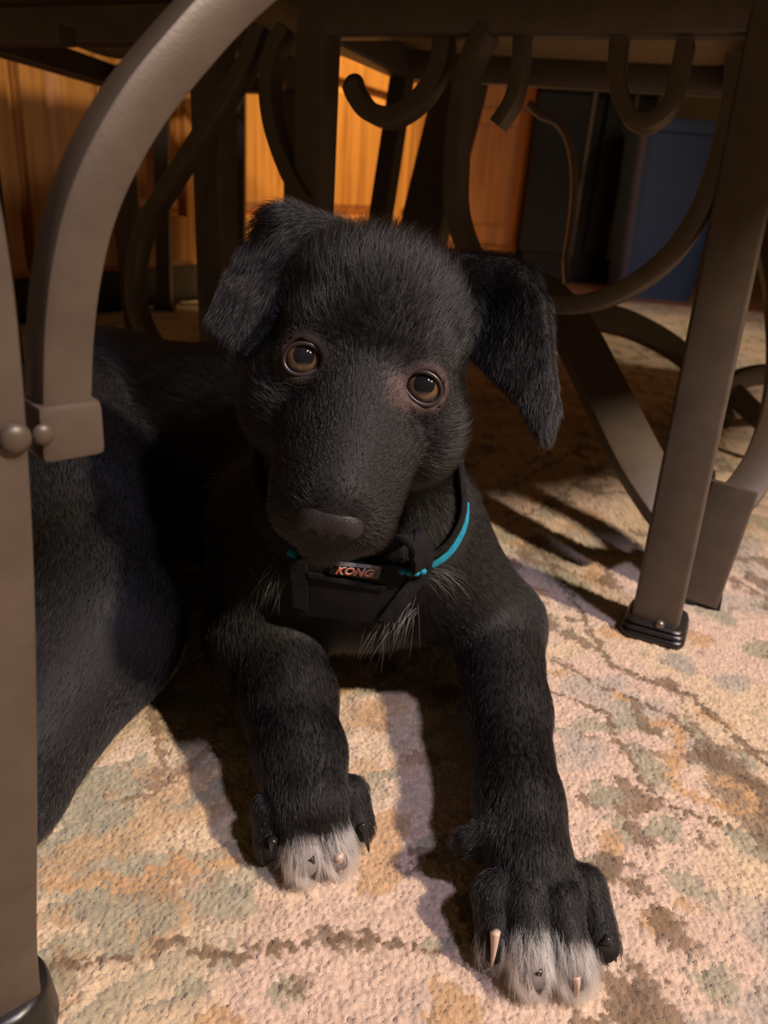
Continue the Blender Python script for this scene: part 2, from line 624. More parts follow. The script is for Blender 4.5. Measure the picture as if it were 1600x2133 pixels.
def foot_glide(b, xdir, ydir, w, parent, z=-0.0012):
    """rubber cap made of two stacked rings with a nub"""
    b = np.asarray(b, float)
    f = lambda dz: frame_mat((b[0], b[1], z + dz), xdir, ydir, UP)
    def slab(name, ww, z0, z1, par):
        bm = bmesh.new()
        rings = []
        for zz_, k_ in ((z0, -0.002), (z0 + 0.0015, 0.0), ((z0 + z1) / 2, 0.0006), (z1 - 0.0015, 0.0), (z1, -0.002)):
            rings.append([bm.verts.new(f(zz_) @ Vector((x_, y_, 0))) for x_, y_ in rect_section(ww + 2 * k_, ww + 2 * k_, 0.009, 5)])
        m_ = len(rings[0])
        for p_, q_ in zip(rings[:-1], rings[1:]):
            for j_ in range(m_):
                bm.faces.new((p_[j_], p_[(j_ + 1) % m_], q_[(j_ + 1) % m_], q_[j_]))
        bm.faces.new(rings[0])
        bm.faces.new(rings[-1])
        o_ = bm_obj(name, bm, M_RUBBER, par, smo=True)
        shade_by_angle(o_, 60)
        return o_
    o = slab('rubber_foot', w + 0.017, 0.0, 0.0075, parent)
    slab('ring', w + 0.015, 0.0068, 0.0125, o)
    slab('ring', w + 0.012, 0.0118, 0.0165, o)
    bm = bmesh.new()
    bmesh.ops.create_uvsphere(bm, u_segments=10, v_segments=6, radius=0.004, matrix=f(0.017) @ Matrix.Translation((0.004, -(w / 2 + 0.003), 0)))
    bm_obj('pin', bm, M_STEEL, o, smo=True)
    return o


def disc_bolt(p, n, r, m, parent, name='bolt'):
    n = nrm(n)
    x = nrm(np.cross(n, [0.3, 0.2, 0.93]))
    y = np.cross(n, x)
    bm = bmesh.new()
    bmesh.ops.create_uvsphere(bm, u_segments=16, v_segments=8, radius=r, matrix=frame_mat(p, x, y, n) @ Matrix.Diagonal((1, 1, 0.55, 1)))
    return bm_obj(name, bm, m, parent, smo=True)


def cushion(c, xd, yd, w, d, h, m, parent):
    bm = bmesh.new()
    n = 14
    V = {}
    for top in (0, 1):
        for i in range(n + 1):
            for j in range(n + 1):
                u, v = i / n * 2 - 1, j / n * 2 - 1
                e = max(0.0, (1 - abs(u) ** 6) * (1 - abs(v) ** 6)) ** 0.4
                zz = (0.5 + (0.5 * e if top else -0.5 * e * 0.9)) * h
                V[top, i, j] = bm.verts.new(np.asarray(c) + np.asarray(xd) * u * w / 2 + np.asarray(yd) * v * d / 2 + UP * zz)
    for top in (0, 1):
        for i in range(n):
            for j in range(n):
                bm.faces.new((V[top, i, j], V[top, i + 1, j], V[top, i + 1, j + 1], V[top, i, j + 1]))
    bmesh.ops.remove_doubles(bm, verts=bm.verts, dist=0.0005)
    return bm_obj('cushion', bm, m, parent, smo=True)


# --- chair whose back legs stand either side of the puppy's head (right leg + post behind head)
RB, RT = np.array([0.237, 0.570, 0]), atz(1618, 74, 0.445)
PB, PT = np.array([-0.086, 0.760, 0]), np.array([-0.090, 0.782, 0.445])
A_X = nrm((RT - PT) * [1, 1, 0])                  # along the back, to the right
A_Y = np.array([-A_X[1], A_X[0], 0])              # towards the seat front (away from camera)
A_N = nrm(np.cross(RT - RB, A_X))                 # normal of the leaning back plane
chA = empty('iron_chair', (*((RB + PB) / 2)[:2], -0.001), 'bronze iron chair with scrolled back, one square leg right of the puppy', 'chair', 'iron dining chairs')
LW = 0.034
legR = leg_mesh('leg', RB, RT + (RT - RB) * 0.9, LW + 0.004, LW, A_X, M_BRONZE_DK, chA)
foot_glide(RB + [0, 0, 0], A_X, A_Y, LW, legR)
legP = leg_mesh('leg', PB, PT + (PT - PB) * 0.9, 0.030, 0.030, A_X, M_BRONZE_DK, chA)
foot_glide(PB, A_X, A_Y, LW, legP)
DEPA = 0.42
P2T, P2B = at(838, 160, 1.10), atz(728, 880, 0)
R2T, R2B = at(1545, 200, 1.06), atz(1450, 1000, 0)
fA = lambda o: frame_mat(o, A_X, A_Y, UP)
for b0, t0 in ((R2B, R2T), (P2B, P2T)):
    l = leg_mesh('leg', b0, t0, 0.028, 0.028, A_X, M_BRONZE_DK, chA)
    foot_glide(b0, A_X, A_Y, 0.028, l)
def rail(a_, b_, h=0.034, w=0.028, par=None, lift=0.016):
    d_ = nrm((b_ - a_))
    bm = sweep_bm(np.array([a_ - d_ * 0.01, (a_ + b_) / 2, b_ + d_ * 0.01]) + UP * lift, rect_section(h, w, 0.003), UP)
    o = bm_obj('seat_rail', bm, M_BRONZE_DK, par)
    shade_by_angle(o, 50)
    return o
rail(RT, PT, par=chA)
rail(P2T, R2T, par=chA, h=0.038)
rail(PT, P2T, par=chA, h=0.038)
rail(RT, R2T, par=chA, h=0.038)


def quad_cushion(p00, p10, p11, p01, h, m, parent, over=0.03, sag=0.0):
    cen_ = (p00 + p10 + p11 + p01) / 4
    P = [p + nrm((p - cen_) * [1, 1, 0]) * over for p in (p00, p10, p11, p01)]
    bm = bmesh.new()
    n = 16
    V = {}
    for top in (0, 1):
        for i in range(n + 1):
            for j in range(n + 1):
                u, v = i / n, j / n
                b_ = (P[0] * (1 - u) + P[1] * u) * (1 - v) + (P[3] * (1 - u) + P[2] * u) * v
                U, W = 2 * u - 1, 2 * v - 1
                e_ = max(0.0, (1 - abs(U) ** 8) * (1 - abs(W) ** 8)) ** 0.4
                V[top, i, j] = bm.verts.new(b_ + UP * (h * (0.5 + (0.5 * e_ if top else -0.5 * e_))))
    for top in (0, 1):
        for i in range(n):
            for j in range(n):
                bm.faces.new((V[top, i, j], V[top, i + 1, j], V[top, i + 1, j + 1], V[top, i, j + 1]))
    bmesh.ops.remove_doubles(bm, verts=bm.verts, dist=0.0005)
    return bm_obj('cushion', bm, m, parent, smo=True)


quad_cushion(PT + UP * 0.028, RT + UP * 0.028, R2T + UP * 0.028, P2T + UP * 0.028, 0.06, M_CUSH, chA)
pa = lambda *q: [onplane(a, b, RT, A_N) for a, b in q]
SW = 0.020
strap('scroll', pa((1020, 60), (985, 130), (962, 230), (952, 340), (955, 450), (1000, 560), (1080, 620), (1190, 636), (1290, 610), (1385, 545), (1455, 450), (1500, 330), (1525, 220), (1535, 120)), 0.030, 0.014, A_N, M_BRONZE_DK, chA)
strap('scroll', pa((1295, 60), (1288, 120), (1290, 190), (1315, 245), (1350, 258), (1395, 225), (1412, 170), (1430, 90)), 0.022, 0.012, A_N, M_BRONZE_DK, chA)
strap('scroll', pa((1090, 60), (1085, 140), (1070, 210), (1038, 262)), 0.022, 0.011, A_N, M_BRONZE_DK, chA)
hk = strap('hook_scroll', pa((925, 60), (924, 110), (905, 170), (865, 220), (815, 246), (770, 232), (745, 200), (736, 178)), 0.018, 0.016, A_N, M_BRONZE_DK, chA)
disc_bolt(onplane(737, 180, RT, A_N), A_N, 0.0105, M_BRONZE_DK, chA, 'curl_end')
strap('scroll', pa((600, 60), (575, 110), (564, 180), (570, 250), (590, 320), (616, 380), (645, 425)), 0.022, 0.014, A_N, M_BRONZE_DK, chA)

PLF = (P2T + R2T) / 2
NLF = nrm(np.cross(R2T - P2T, UP))
strap('scroll', [onplane(a, b, PLF, NLF) for a, b in ((1100, 215), (1125, 238), (1165, 258), (1190, 310), (1197, 390), (1190, 470), (1180, 540), (1182, 590))], 0.02, 0.010, NLF, M_BRONZE_DK, chA)
B_Y = nrm((P2B - PB) * [1, 1, 0])
# --- chair beside it: back leg left of the puppy, S-shaped strap and rail running out to the left
B_OFF = -A_X * 0.140
ST = PT + B_OFF + np.array([0.012, 0.032, 0])
SB = ST * [1, 1, 0] + [0.006, 0.004, 0]
B_P = np.array([B_Y[1], -B_Y[0], 0])
frB = lambda o: frame_mat(o, B_P, B_Y, UP)
chB = empty('iron_chair', (*(SB - A_X * 0.17)[:2], -0.001), 'bronze iron chair behind the puppy with a long S-shaped strap by its leg', 'chair', 'iron dining chairs')
for k, off in ((0, 0), (1, 0.36)):
    for dep in (0, DEPA):
        b0 = SB - A_X * off + B_Y * (dep + (0.03 if dep else 0))
        l = leg_mesh('leg', b0, ST - A_X * off + B_Y * dep + (UP * 0.4 + (ST - SB) * [1, 1, 0] * 0.9 if not dep else UP * 0.0), LW, LW, A_X, M_BRONZE_DK, chB)
        foot_glide(b0, A_X, A_Y, LW, l)
midB = ST - A_X * 0.18
for dep in (0, DEPA):
    bm_obj('seat_rail', box_bm((0.38, 0.028, 0.034), fA(midB + B_Y * dep + UP * 0.016)), M_BRONZE_DK, chB, bevel=0.003)
for off in (0, 0.36):
    bm_obj('seat_rail', box_bm((0.028, DEPA, 0.034), frB(ST - A_X * off + B_Y * DEPA / 2 + UP * 0.016)), M_BRONZE_DK, chB, bevel=0.003)
bm_obj('bracket', box_bm((0.15, 0.022, 0.016), fA(atz(20, 75, 0.435))), M_BRONZE_DK, chB, bevel=0.002)
cushion(midB + A_X * 0.035 + B_Y * (DEPA / 2) + UP * 0.030, A_X, B_Y, 0.47, DEPA + 0.04, 0.06, M_CUSH, chB)
FRNT = RT - A_N * np.sign(A_N[1]) * 0.03 if A_N[1] > 0 else RT + A_N * 0.03
strap('scroll', [onplane(a, b, RT, A_N) for a, b in ((548, 55), (520, 130), (470, 210), (415, 295), (360, 380), (312, 460), (287, 540), (284, 620), (305, 690), (345, 745), (378, 778))], 0.020, 0.015, A_N, M_BRONZE_DK, chB)

# --- nearest chair: its leg and arched brace on the left
LB = atz(8, 2140, 0)
L_X = nrm([0.714, 0.70, 0])                       # towards the next leg, along the brace
L_N = nrm([0.70, -0.714, 0])
chL = empty('iron_chair', (LB[0], LB[1], -0.001), 'bronze iron chair with arched tube brace and bolted sleeve beside the hind leg', 'chair', 'iron dining chairs')
LHW = 0.0135
edge_px = ((84, 2000), (84, 1700), (83, 1450), (78, 1200), (66, 950), (45, 680), (22, 500), (0, 390), (-40, 220), (-110, 0), (-200, -250))
cl = [onplane(a, b, LB + L_N * LHW, L_N) - L_X * LHW - L_N * LHW for a, b in edge_px]
LB = np.array([cl[0][0], cl[0][1], 0.0])
lgL = strap('leg', [LB] + cl, LHW * 2, LHW * 2, L_N, M_BRONZE, chL, n=4, c=0.003)
bm = bmesh.new()
bmesh.ops.create_cone(bm, cap_ends=True, segments=28, radius1=0.0215, radius2=0.0185, depth=0.026, matrix=Matrix.Translation((LB[0], LB[1], 0.0118)))
o = bm_obj('rubber_foot', bm, M_RUBBER, lgL, bevel=0.004)
shade_by_angle(o, 60)
disc_bolt(LB + L_N * 0.021 + UP * 0.016, L_N, 0.004, M_STEEL, o, 'pin')
LPL = LB + L_N * 0.002
pl = lambda *q: [onplane(a, b, LPL, L_N) for a, b in q]
strap('brace', pl((122, 930), (122, 800), (126, 680), (140, 560), (168, 440), (216, 325), (285, 210), (366, 110), (458, 10), (566, -80), (700, -160)), 0.0165, 0.0165, L_N, M_BRONZE, chL, c=0.003)
cz = pl((128, 884))[0]
dz = nrm(pl((128, 820))[0] - pl((131, 950))[0])
slv = bm_obj('sleeve', box_bm((0.0205, 0.0195, 0.0185), frame_mat(cz, L_X, L_N, UP)), M_BRONZE, chL, bevel=0.003)
shade_by_angle(slv, 50)
disc_bolt(onplane(32, 914, LPL + L_N * 0.0125, L_N), L_N, 0.0048, M_BRONZE, chL)
disc_bolt(onplane(90, 905, LPL + L_N * 0.0120, L_N), L_N, 0.0034, M_BRONZE, chL)
# seat of this chair: beside the leg, out to the left, tied to the brace by a rail
LTOP = cl[-1]
BEND = pl((700, -160))[0]
rail(LTOP * [1, 1, 0] + UP * (BEND[2] - 0.005), BEND, par=chL, h=0.02, w=0.016, lift=0.0)
zt = LTOP[2] - 0.02
corners = [LTOP * [1, 1, 0] + UP * zt]
for off in (-L_X * 0.42, -L_X * 0.42 - L_N * 0.42, -L_N * 0.42):
    b0 = np.array([LB[0], LB[1], 0]) + off
    corners.append(corners[0] + off)
    l = leg_mesh('leg', b0, corners[0] + off, 0.027, 0.027, L_X, M_BRONZE, chL)
    foot_glide(b0, L_X, -L_N, 0.026, l)
for i in range(4):
    rail(corners[i], corners[(i + 1) % 4], par=chL, lift=0.0)
quad_cushion(*[c_ + UP * 0.016 for c_ in corners], 0.06, M_CUSH, chL, over=0.01)

# --- table with pedestal base behind the right leg
BK = atz(1448, 1245, 0)
tb = empty('dining_table', (0.55, 1.25, -0.001), 'dining table on a curved iron base, block foot behind the chair leg', 'table')
bk_t = BK + np.array([0.018, 0.02, 0])
bm = sweep_bm(np.array([BK, (BK + bk_t) / 2 + UP * 0.05, bk_t + UP * 0.105]), rect_section(0.040, 0.034, 0.003, 3), A_X)
o = bm_obj('foot_block', bm, M_BRONZE, tb)
shade_by_angle(o, 50)
bm_obj('glide', box_bm((0.045, 0.028, 0.006), fA(BK + UP * 0.001)), M_RUBBER, o)
tbase = [at(1408, 1075, 0.708), at(1378, 1035, 0.716), at(1330, 960, 0.735), at(1270, 840, 0.77), at(1210, 720, 0.80), at(1165, 650, 0.82), at(1110, 600, 0.85), at(1040, 585, 0.90), at(975, 570, 1.05), at(905, 540, 1.30)]
strap('arch_leg', tbase, 0.048, 0.016, nrm([0.80, 0.45, 0.35]), M_BRONZE_DK, tb)
rb = [at(1455, 1085, 0.700), at(1492, 1070, 0.702), at(1545, 1028, 0.704), at(1592, 955, 0.706), at(1625, 860, 0.708), at(1640, 740, 0.71), at(1632, 600, 0.72), at(1612, 420, 0.74)]
rb += [rb[-1] + np.array([0.03, 0.07, 0.13]), rb[-1] * [1, 1, 0] + np.array([0.05, 0.20, 0.70])]
strap('arch_leg', rb, 0.020, 0.033, nrm(-_f + 0.35 * _u - 0.25 * _r), M_BRONZE_DK, tb)
strap('arch_leg', [at(1140, 630, 1.00), at(1230, 655, 1.05), at(1320, 680, 1.12), at(1410, 730, 1.2), at(1470, 790, 1.27), at(1500, 850, 1.31), atz(1512, 885, 0.006)], 0.040, 0.014, nrm([0.2, 0.7, 0.7]), M_BRONZE_DK, tb)
strap('arch_leg', [atz(1430, 930, 0.012), at(1470, 845, 1.1), at(1520, 800, 1.12), at(1590, 780, 1.15), at(1680, 790, 1.2), atz(1790, 860, 0.012)], 0.03, 0.014, UP, M_BRONZE_DK, tb)
strap('arch_leg', [at(1450, 745, 1.2), at(1490, 780, 1.15), at(1560, 850, 1.12), at(1640, 920, 1.08), atz(1700, 985, 0.012)], 0.03, 0.014, UP, M_BRONZE_DK, tb)
bm = bmesh.new()
TC = Vector((0.38, 1.08, 0.735))
bmesh.ops.create_cone(bm, cap_ends=True, segments=72, radius1=0.76, radius2=0.76, depth=0.03, matrix=Matrix.Translation(TC))
o = bm_obj('table_top', bm, M_TABLE, tb, bevel=0.006)
bm = bmesh.new()
bmesh.ops.create_cone(bm, cap_ends=True, segments=48, radius1=0.5, radius2=0.5, depth=0.05, matrix=Matrix.Translation(TC - Vector((0, 0, 0.038))))
bm_obj('apron', bm, M_TABLE, tb, bevel=0.004)


# --- stool before the cabinets, table pedestal
SC = atz(476, 655, 0)
st_ = empty('bar_stool', (SC[0], SC[1], -0.001), 'slim iron stool with arched brace standing before the oak cabinets', 'stool')
rr = np.linalg.norm(SC - atz(338, 655, 0)) * 0.97
xq = nrm(_r * [1, 1, 0])
yq = np.array([-xq[1], xq[0], 0])
for d_ in (xq, -xq, yq, -yq):
    l = leg_mesh('leg', SC + d_ * rr, SC + d_ * rr * 0.92 + UP * 0.72, 0.034, 0.034, xq, M_BRONZE_DK, st_)
    foot_glide(SC + d_ * rr, xq, yq, 0.034, l)
    pb = SC + d_ * rr * 0.95 + UP * 0.36
    strap('brace', [pb, pb + UP * 0.09 - d_ * 0.006, pb + UP * 0.16 - d_ * 0.03, pb + UP * 0.205 - d_ * 0.075, pb + UP * 0.22 - d_ * 0.14], 0.018, 0.018, np.cross(UP, d_), M_BRONZE_DK, st_)
bm = bmesh.new()
bmesh.ops.create_cone(bm, cap_ends=True, segments=40, radius1=rr + 0.02, radius2=rr + 0.02, depth=0.03, matrix=Matrix.Translation(Vector(SC) + Vector((0, 0, 0.73))))
bm_obj('seat_frame', bm, M_BRONZE_DK, st_, bevel=0.005)
bm = bmesh.new()
bmesh.ops.create_cone(bm, cap_ends=True, segments=40, radius1=rr + 0.025, radius2=rr + 0.005, depth=0.05, matrix=Matrix.Translation(Vector(SC) + Vector((0, 0, 0.768))))
bm_obj('cushion', bm, M_CUSH, st_, bevel=0.012)
strap('pedestal', [at(985, 60, 1.22) * [1, 1, 0] + [0.02, 0, 0.70], at(985, 60, 1.22), at(960, 180, 1.24), at(925, 320, 1.27), at(890, 460, 1.30), at(865, 560, 1.33), at(850, 660, 1.36), atz(825, 810, 0.0)], 0.075, 0.05, A_X, M_BRONZE_DK, tb)


# ------------------------------------------------------------------ the puppy: one continuous body grown from a distance field
class Field:
    def __init__(s, lo, hi, h):
        s.lo, s.h = np.array(lo, np.float32), np.float32(h)
        s.n = np.ceil((np.array(hi) - lo) / h).astype(int) + 1
        s.d = np.full(s.n, 0.05, np.float32)

    def sub(s, lo, hi):
        a = np.clip(np.floor((np.asarray(lo) - s.lo) / s.h).astype(int), 0, s.n - 1)
        b = np.clip(np.ceil((np.asarray(hi) - s.lo) / s.h).astype(int) + 1, 1, s.n)
        sl = tuple(slice(i, j) for i, j in zip(a, b))
        g = [s.lo[k] + s.h * np.arange(a[k], b[k], dtype=np.float32) for k in range(3)]
        return sl, (g[0][:, None, None], g[1][None, :, None], g[2][None, None, :])

    def add(s, prim, k=0.012, mode='u'):
        lo, hi = prim['lo'] - k - 0.03, prim['hi'] + k + 0.03
        sl, P = s.sub(lo, hi)
        if min(x.stop - x.start for x in sl) <= 0:
            return
        d = prim['f'](*P)
        o = s.d[sl]
        if mode == 'u':
            h = np.maximum(k - np.abs(o - d), 0) / k
            s.d[sl] = np.minimum(o, d) - h * h * k * 0.25
        else:
            h = np.maximum(k - np.abs(o + d), 0) / k
            s.d[sl] = np.maximum(o, -d) + h * h * k * 0.25

    def mesh(s):
        d = s.d
        sg = d < 0
        n = d.shape
        cnt = np.zeros([m - 1 for m in n], np.int8)
        for i in (0, 1):
            for j in (0, 1):
                for k in (0, 1):
                    cnt += sg[i:n[0] - 1 + i, j:n[1] - 1 + j, k:n[2] - 1 + k]
        act = (cnt > 0) & (cnt < 8)
        ci = np.argwhere(act)
        vid = np.full(act.shape, -1, np.int32)
        vid[act] = np.arange(len(ci))
        acc = np.zeros((len(ci), 3))
        w = np.zeros(len(ci))
        corners = [(i, j, k) for i in (0, 1) for j in (0, 1) for k in (0, 1)]
        cv = {c: d[ci[:, 0] + c[0], ci[:, 1] + c[1], ci[:, 2] + c[2]] for c in corners}
        for a in corners:
            for ax in range(3):
                if a[ax] == 0:
                    b = list(a)
                    b[ax] = 1
                    b = tuple(b)
                    va, vb = cv[a], cv[b]
                    m = (va < 0) != (vb < 0)
                    t = np.where(m, va / np.where(m, va - vb, 1), 0)
                    p = np.array(a, float)[None] + (np.array(b, float) - a)[None] * t[:, None]
                    acc += p * m[:, None]
                    w += m
        co = (ci + acc / w[:, None]) * s.h + s.lo
        quads = []
        for ax in range(3):
            u, v = (ax + 1) % 3, (ax + 2) % 3
            sl0 = [slice(1, -1)] * 3
            sl0[ax] = slice(0, n[ax] - 1)
            sl1 = list(sl0)
            sl1[ax] = slice(1, n[ax])
            A, B = sg[tuple(sl0)], sg[tuple(sl1)]
            e = np.argwhere(A != B)
            off = np.array([1, 1, 1])
            off[ax] = 0
            e = e + off
            fl = sg[e[:, 0], e[:, 1], e[:, 2]]
            def c(du, dv):
                q = e.copy()
                q[:, u] -= du
                q[:, v] -= dv
                return vid[q[:, 0], q[:, 1], q[:, 2]]
            Q = np.stack([c(1, 1), c(0, 1), c(0, 0), c(1, 0)], 1)
            Q[~fl] = Q[~fl][:, ::-1]
            quads.append(Q)
        Q = np.concatenate(quads)
        Q = Q[(Q >= 0).all(1)]
        return co, Q

    def grad(s, p):
        q = (p - s.lo) / s.h
        i = np.clip(np.round(q).astype(int), 1, s.n - 2)
        g = []
        for ax in range(3):
            o = np.zeros(3, int)
            o[ax] = 1
            a, b = i + o, i - o
            g.append(s.d[a[:, 0], a[:, 1], a[:, 2]] - s.d[b[:, 0], b[:, 1], b[:, 2]])
        g = np.stack(g, 1)
        return g / (np.linalg.norm(g, axis=1, keepdims=True) + 1e-9)


def p_cone(a, b, ra, rb):
    a, b = np.asarray(a, np.float32), np.asarray(b, np.float32)
    ba = b - a
    L2 = np.float32(ba @ ba + 1e-12)
    def f(x, y, z):
        px, py, pz = x - a[0], y - a[1], z - a[2]
        h = np.clip((px * ba[0] + py * ba[1] + pz * ba[2]) / L2, 0, 1)
        return np.sqrt((px - ba[0] * h) ** 2 + (py - ba[1] * h) ** 2 + (pz - ba[2] * h) ** 2) - (ra + (rb - ra) * h)
    r = max(ra, rb)
    return dict(f=f, lo=np.minimum(a, b) - r, hi=np.maximum(a, b) + r, flow=ba / math.sqrt(L2), c=(a + b) / 2)


def p_ell(c, R, r, flow=None):
    c, r = np.asarray(c, np.float32), np.asarray(r, np.float32)
    R = np.asarray(R, np.float32)
    def f(x, y, z):
        px, py, pz = x - c[0], y - c[1], z - c[2]
        q = [px * R[i][0] + py * R[i][1] + pz * R[i][2] for i in range(3)]
        k0 = np.sqrt(sum((q[i] / r[i]) ** 2 for i in range(3)))
        k1 = np.sqrt(sum((q[i] / r[i] ** 2) ** 2 for i in range(3))) + 1e-6
        return np.where(k0 < 1, (k0 - 1) * r.min(), k0 * (k0 - 1) / k1)
    m = r.max()
    return dict(f=f, lo=c - m, hi=c + m, flow=flow, c=c)


def p_tri(a, b, c, r, flow=None):
    a, b, c = (np.asarray(v, np.float32) for v in (a, b, c))
    ba, cb, ac = b - a, c - b, a - c
    nr = np.cross(ba, ac)
    def f(x, y, z):
        def dot(v, p):
            return p[0] * v[0] + p[1] * v[1] + p[2] * v[2]
        pa, pb, pc = ((x - v[0], y - v[1], z - v[2]) for v in (a, b, c))
        sgn = (np.sign(dot(np.cross(ba, nr), pa)) + np.sign(dot(np.cross(cb, nr), pb)) + np.sign(dot(np.cross(ac, nr), pc)))
        def seg(v, p):
            h = np.clip(dot(v, p) / (v @ v), 0, 1)
            return (v[0] * h - p[0]) ** 2 + (v[1] * h - p[1]) ** 2 + (v[2] * h - p[2]) ** 2
        e = np.minimum(np.minimum(seg(ba, pa), seg(cb, pb)), seg(ac, pc))
        pl_ = dot(nr, pa) ** 2 / (nr @ nr)
        return np.sqrt(np.where(sgn < 2, e, pl_)) - r
    P = np.stack([a, b, c])
    return dict(f=f, lo=P.min(0) - r, hi=P.max(0) + r, flow=flow, c=P.mean(0))


def mesh_from(name, co, Q):
    me = bpy.data.meshes.new(name)
    me.vertices.add(len(co))
    me.vertices.foreach_set('co', co.astype(np.float32).ravel())
    me.loops.add(Q.size)
    me.loops.foreach_set('vertex_index', Q.ravel().astype(np.int32))
    me.polygons.add(len(Q))
    me.polygons.foreach_set('loop_start', np.arange(0, Q.size, 4, dtype=np.int32))
    me.update(calc_edges=True)
    smooth(me)
    return me


I3 = np.eye(3)
# head frame: origin midway between the eyes, HX to the dog's left, HF out of the face, HU up the face
HM = at(757, 778, 0.368)
HF = -nrm(ray(757, 778))
hx = 0.973 * _r - 0.233 * _u
HX = nrm(hx - np.dot(hx, HF) * HF)
HU = np.cross(HF, HX)
HR = np.stack([HX, HF, HU])


def hd(x, y, z):
    return HM + HX * x + HF * y + HU * z


NOSE = hd(0, 0.044, -0.067)
prims = []          # (prim, blend, mode, flow kind)


def P_(prim, k=0.012, kind='limb'):
    prims.append((prim, k, kind))


# head
P_(p_ell(hd(0, -0.052, 0.026), HR, (0.0495, 0.050, 0.0465)), 0.012, 'head')
P_(p_ell(hd(0, -0.026, 0.020), HR, (0.034, 0.028, 0.036)), 0.014, 'head')
for s in (-1, 1):
    P_(p_ell(hd(s * 0.026, -0.016, 0.016), HR, (0.015, 0.014, 0.013)), 0.012, 'head')
    P_(p_ell(hd(s * 0.0345, -0.038, -0.020), HR, (0.026, 0.034, 0.031)), 0.014, 'head')
P_(p_cone(hd(0, -0.014, -0.016), hd(0, 0.030, -0.057), 0.0285, 0.0215), 0.010, 'head')
for s in (-1, 1):
    P_(p_cone(hd(s * 0.0145, -0.002, -0.036), hd(s * 0.0130, 0.024, -0.064), 0.0200, 0.0165), 0.008, 'head')
P_(p_cone(hd(0, -0.040, -0.056), hd(0, 0.018, -0.076), 0.020, 0.0145), 0.008, 'head')
# ears
def ear(pts, tris, r, flow):
    Wp = [at(*p) for p in pts]
    ts_ = [p_tri(Wp[i], Wp[j], Wp[k], r, flow) for i, j, k in tris]
    def f(x, y, z):
        d = ts_[0]['f'](x, y, z)
        for t in ts_[1:]:
            d = np.minimum(d, t['f'](x, y, z))
        return d
    P_(dict(f=f, lo=np.min([t['lo'] for t in ts_], 0), hi=np.max([t['hi'] for t in ts_], 0), flow=flow, c=ts_[0]['c']), 0.012, 'ear')
EARF = nrm(at(1130, 905, 0.385) - at(1060, 570, 0.42))
ear([(955, 560, 0.430), (1060, 560, 0.425), (995, 730, 0.425), (1124, 628, 0.405), (1042, 780, 0.400), (1138, 760, 0.390), (1090, 825, 0.386), (1150, 850, 0.382), (1135, 905, 0.380)],
    [(0, 1, 2), (1, 3, 2), (3, 4, 2), (3, 5, 4), (5, 6, 4), (5, 7, 6), (7, 8, 6)], 0.0042, EARF)
P_(p_cone(at(965, 580, 0.435), at(1075, 590, 0.42), 0.012, 0.008), 0.012, 'ear')
EARL = nrm(at(480, 720, 0.405) - at(600, 470, 0.43))
ear([(700, 500, 0.425), (600, 455, 0.432), (545, 490, 0.440), (640, 560, 0.402), (480, 590, 0.440), (560, 640, 0.398), (445, 670, 0.432), (500, 720, 0.400)],
    [(0, 1, 3), (1, 2, 3), (2, 4, 3), (4, 5, 3), (4, 6, 5), (6, 7, 5)], 0.0045, EARL)
P_(p_cone(at(690, 510, 0.43), at(580, 470, 0.435), 0.012, 0.010), 0.012, 'ear')
# neck, chest, trunk, rump
CH = at(735, 1120, 0.520)
P_(p_cone(hd(0, -0.072, -0.005), CH + [0.0, 0.01, 0.02], 0.050, 0.066), 0.02, 'trunk')
P_(p_ell(CH, I3, (0.078, 0.072, 0.070), nrm([0, -0.3, -1])), 0.02, 'trunk')
MID = np.array([-0.150, 0.625, 0.108])
RUMP = np.array([-0.262, 0.690, 0.102])
P_(p_cone(CH + [0, 0.02, 0.0], MID, 0.076, 0.084), 0.02, 'trunk')
P_(p_cone(MID, RUMP, 0.084, 0.086), 0.02, 'trunk')
# hind leg folded beside it
HIP = np.array([-0.262, 0.600, 0.105])
KNEE = atz(205, 1315, 0.072)
P_(p_cone(RUMP, HIP, 0.084, 0.075), 0.02)
P_(p_cone(HIP, np.array([-0.212, 0.480, 0.105]), 0.075, 0.060), 0.02)
P_(p_cone(np.array([-0.212, 0.480, 0.100]), KNEE, 0.058, 0.044), 0.02)
HOCK = np.array([-0.186, 0.300, 0.034])
P_(p_cone(KNEE, HOCK, 0.046, 0.030), 0.02)
P_(p_cone(np.array([-0.205, 0.40, 0.04]), HOCK, 0.036, 0.029), 0.015)
HPAW = np.array([-0.200, 0.235, 0.022])
P_(p_cone(HOCK, HPAW, 0.028, 0.022), 0.012)


# fore legs
def foreleg(sh, elb, mid, wr, k, rs):
    P_(p_cone(sh, elb, rs[0], rs[1]), 0.025)
    P_(p_cone(elb, mid, rs[1], rs[2]), 0.012)
    P_(p_cone(mid, wr, rs[2], rs[3]), 0.012)
foreleg(CH + [0.042, -0.01, 0.0], atz(1035, 1300, 0.056), atz(1055, 1480, 0.040), atz(1080, 1670, 0.036), 0.02, (0.048, 0.031, 0.0245, 0.0210))
foreleg(CH + [-0.048, -0.01, 0.0], atz(548, 1320, 0.056), atz(598, 1450, 0.042), atz(625, 1570, 0.036), 0.02, (0.048, 0.034, 0.0275, 0.0230))
PAWS = []


def paw(wr, core, toes, claws, rw, rc, rt):
    P_(p_cone(wr, core, rw, rc), 0.010)
    for (kn, tip), rr in zip(toes, rt):
        P_(p_cone(core * 0.50 + kn * 0.50, kn, rr * 0.95, rr * 1.04), 0.003, 'toe')
        P_(p_cone(kn, tip, rr * 1.04, rr * 0.90), 0.0025, 'toe')


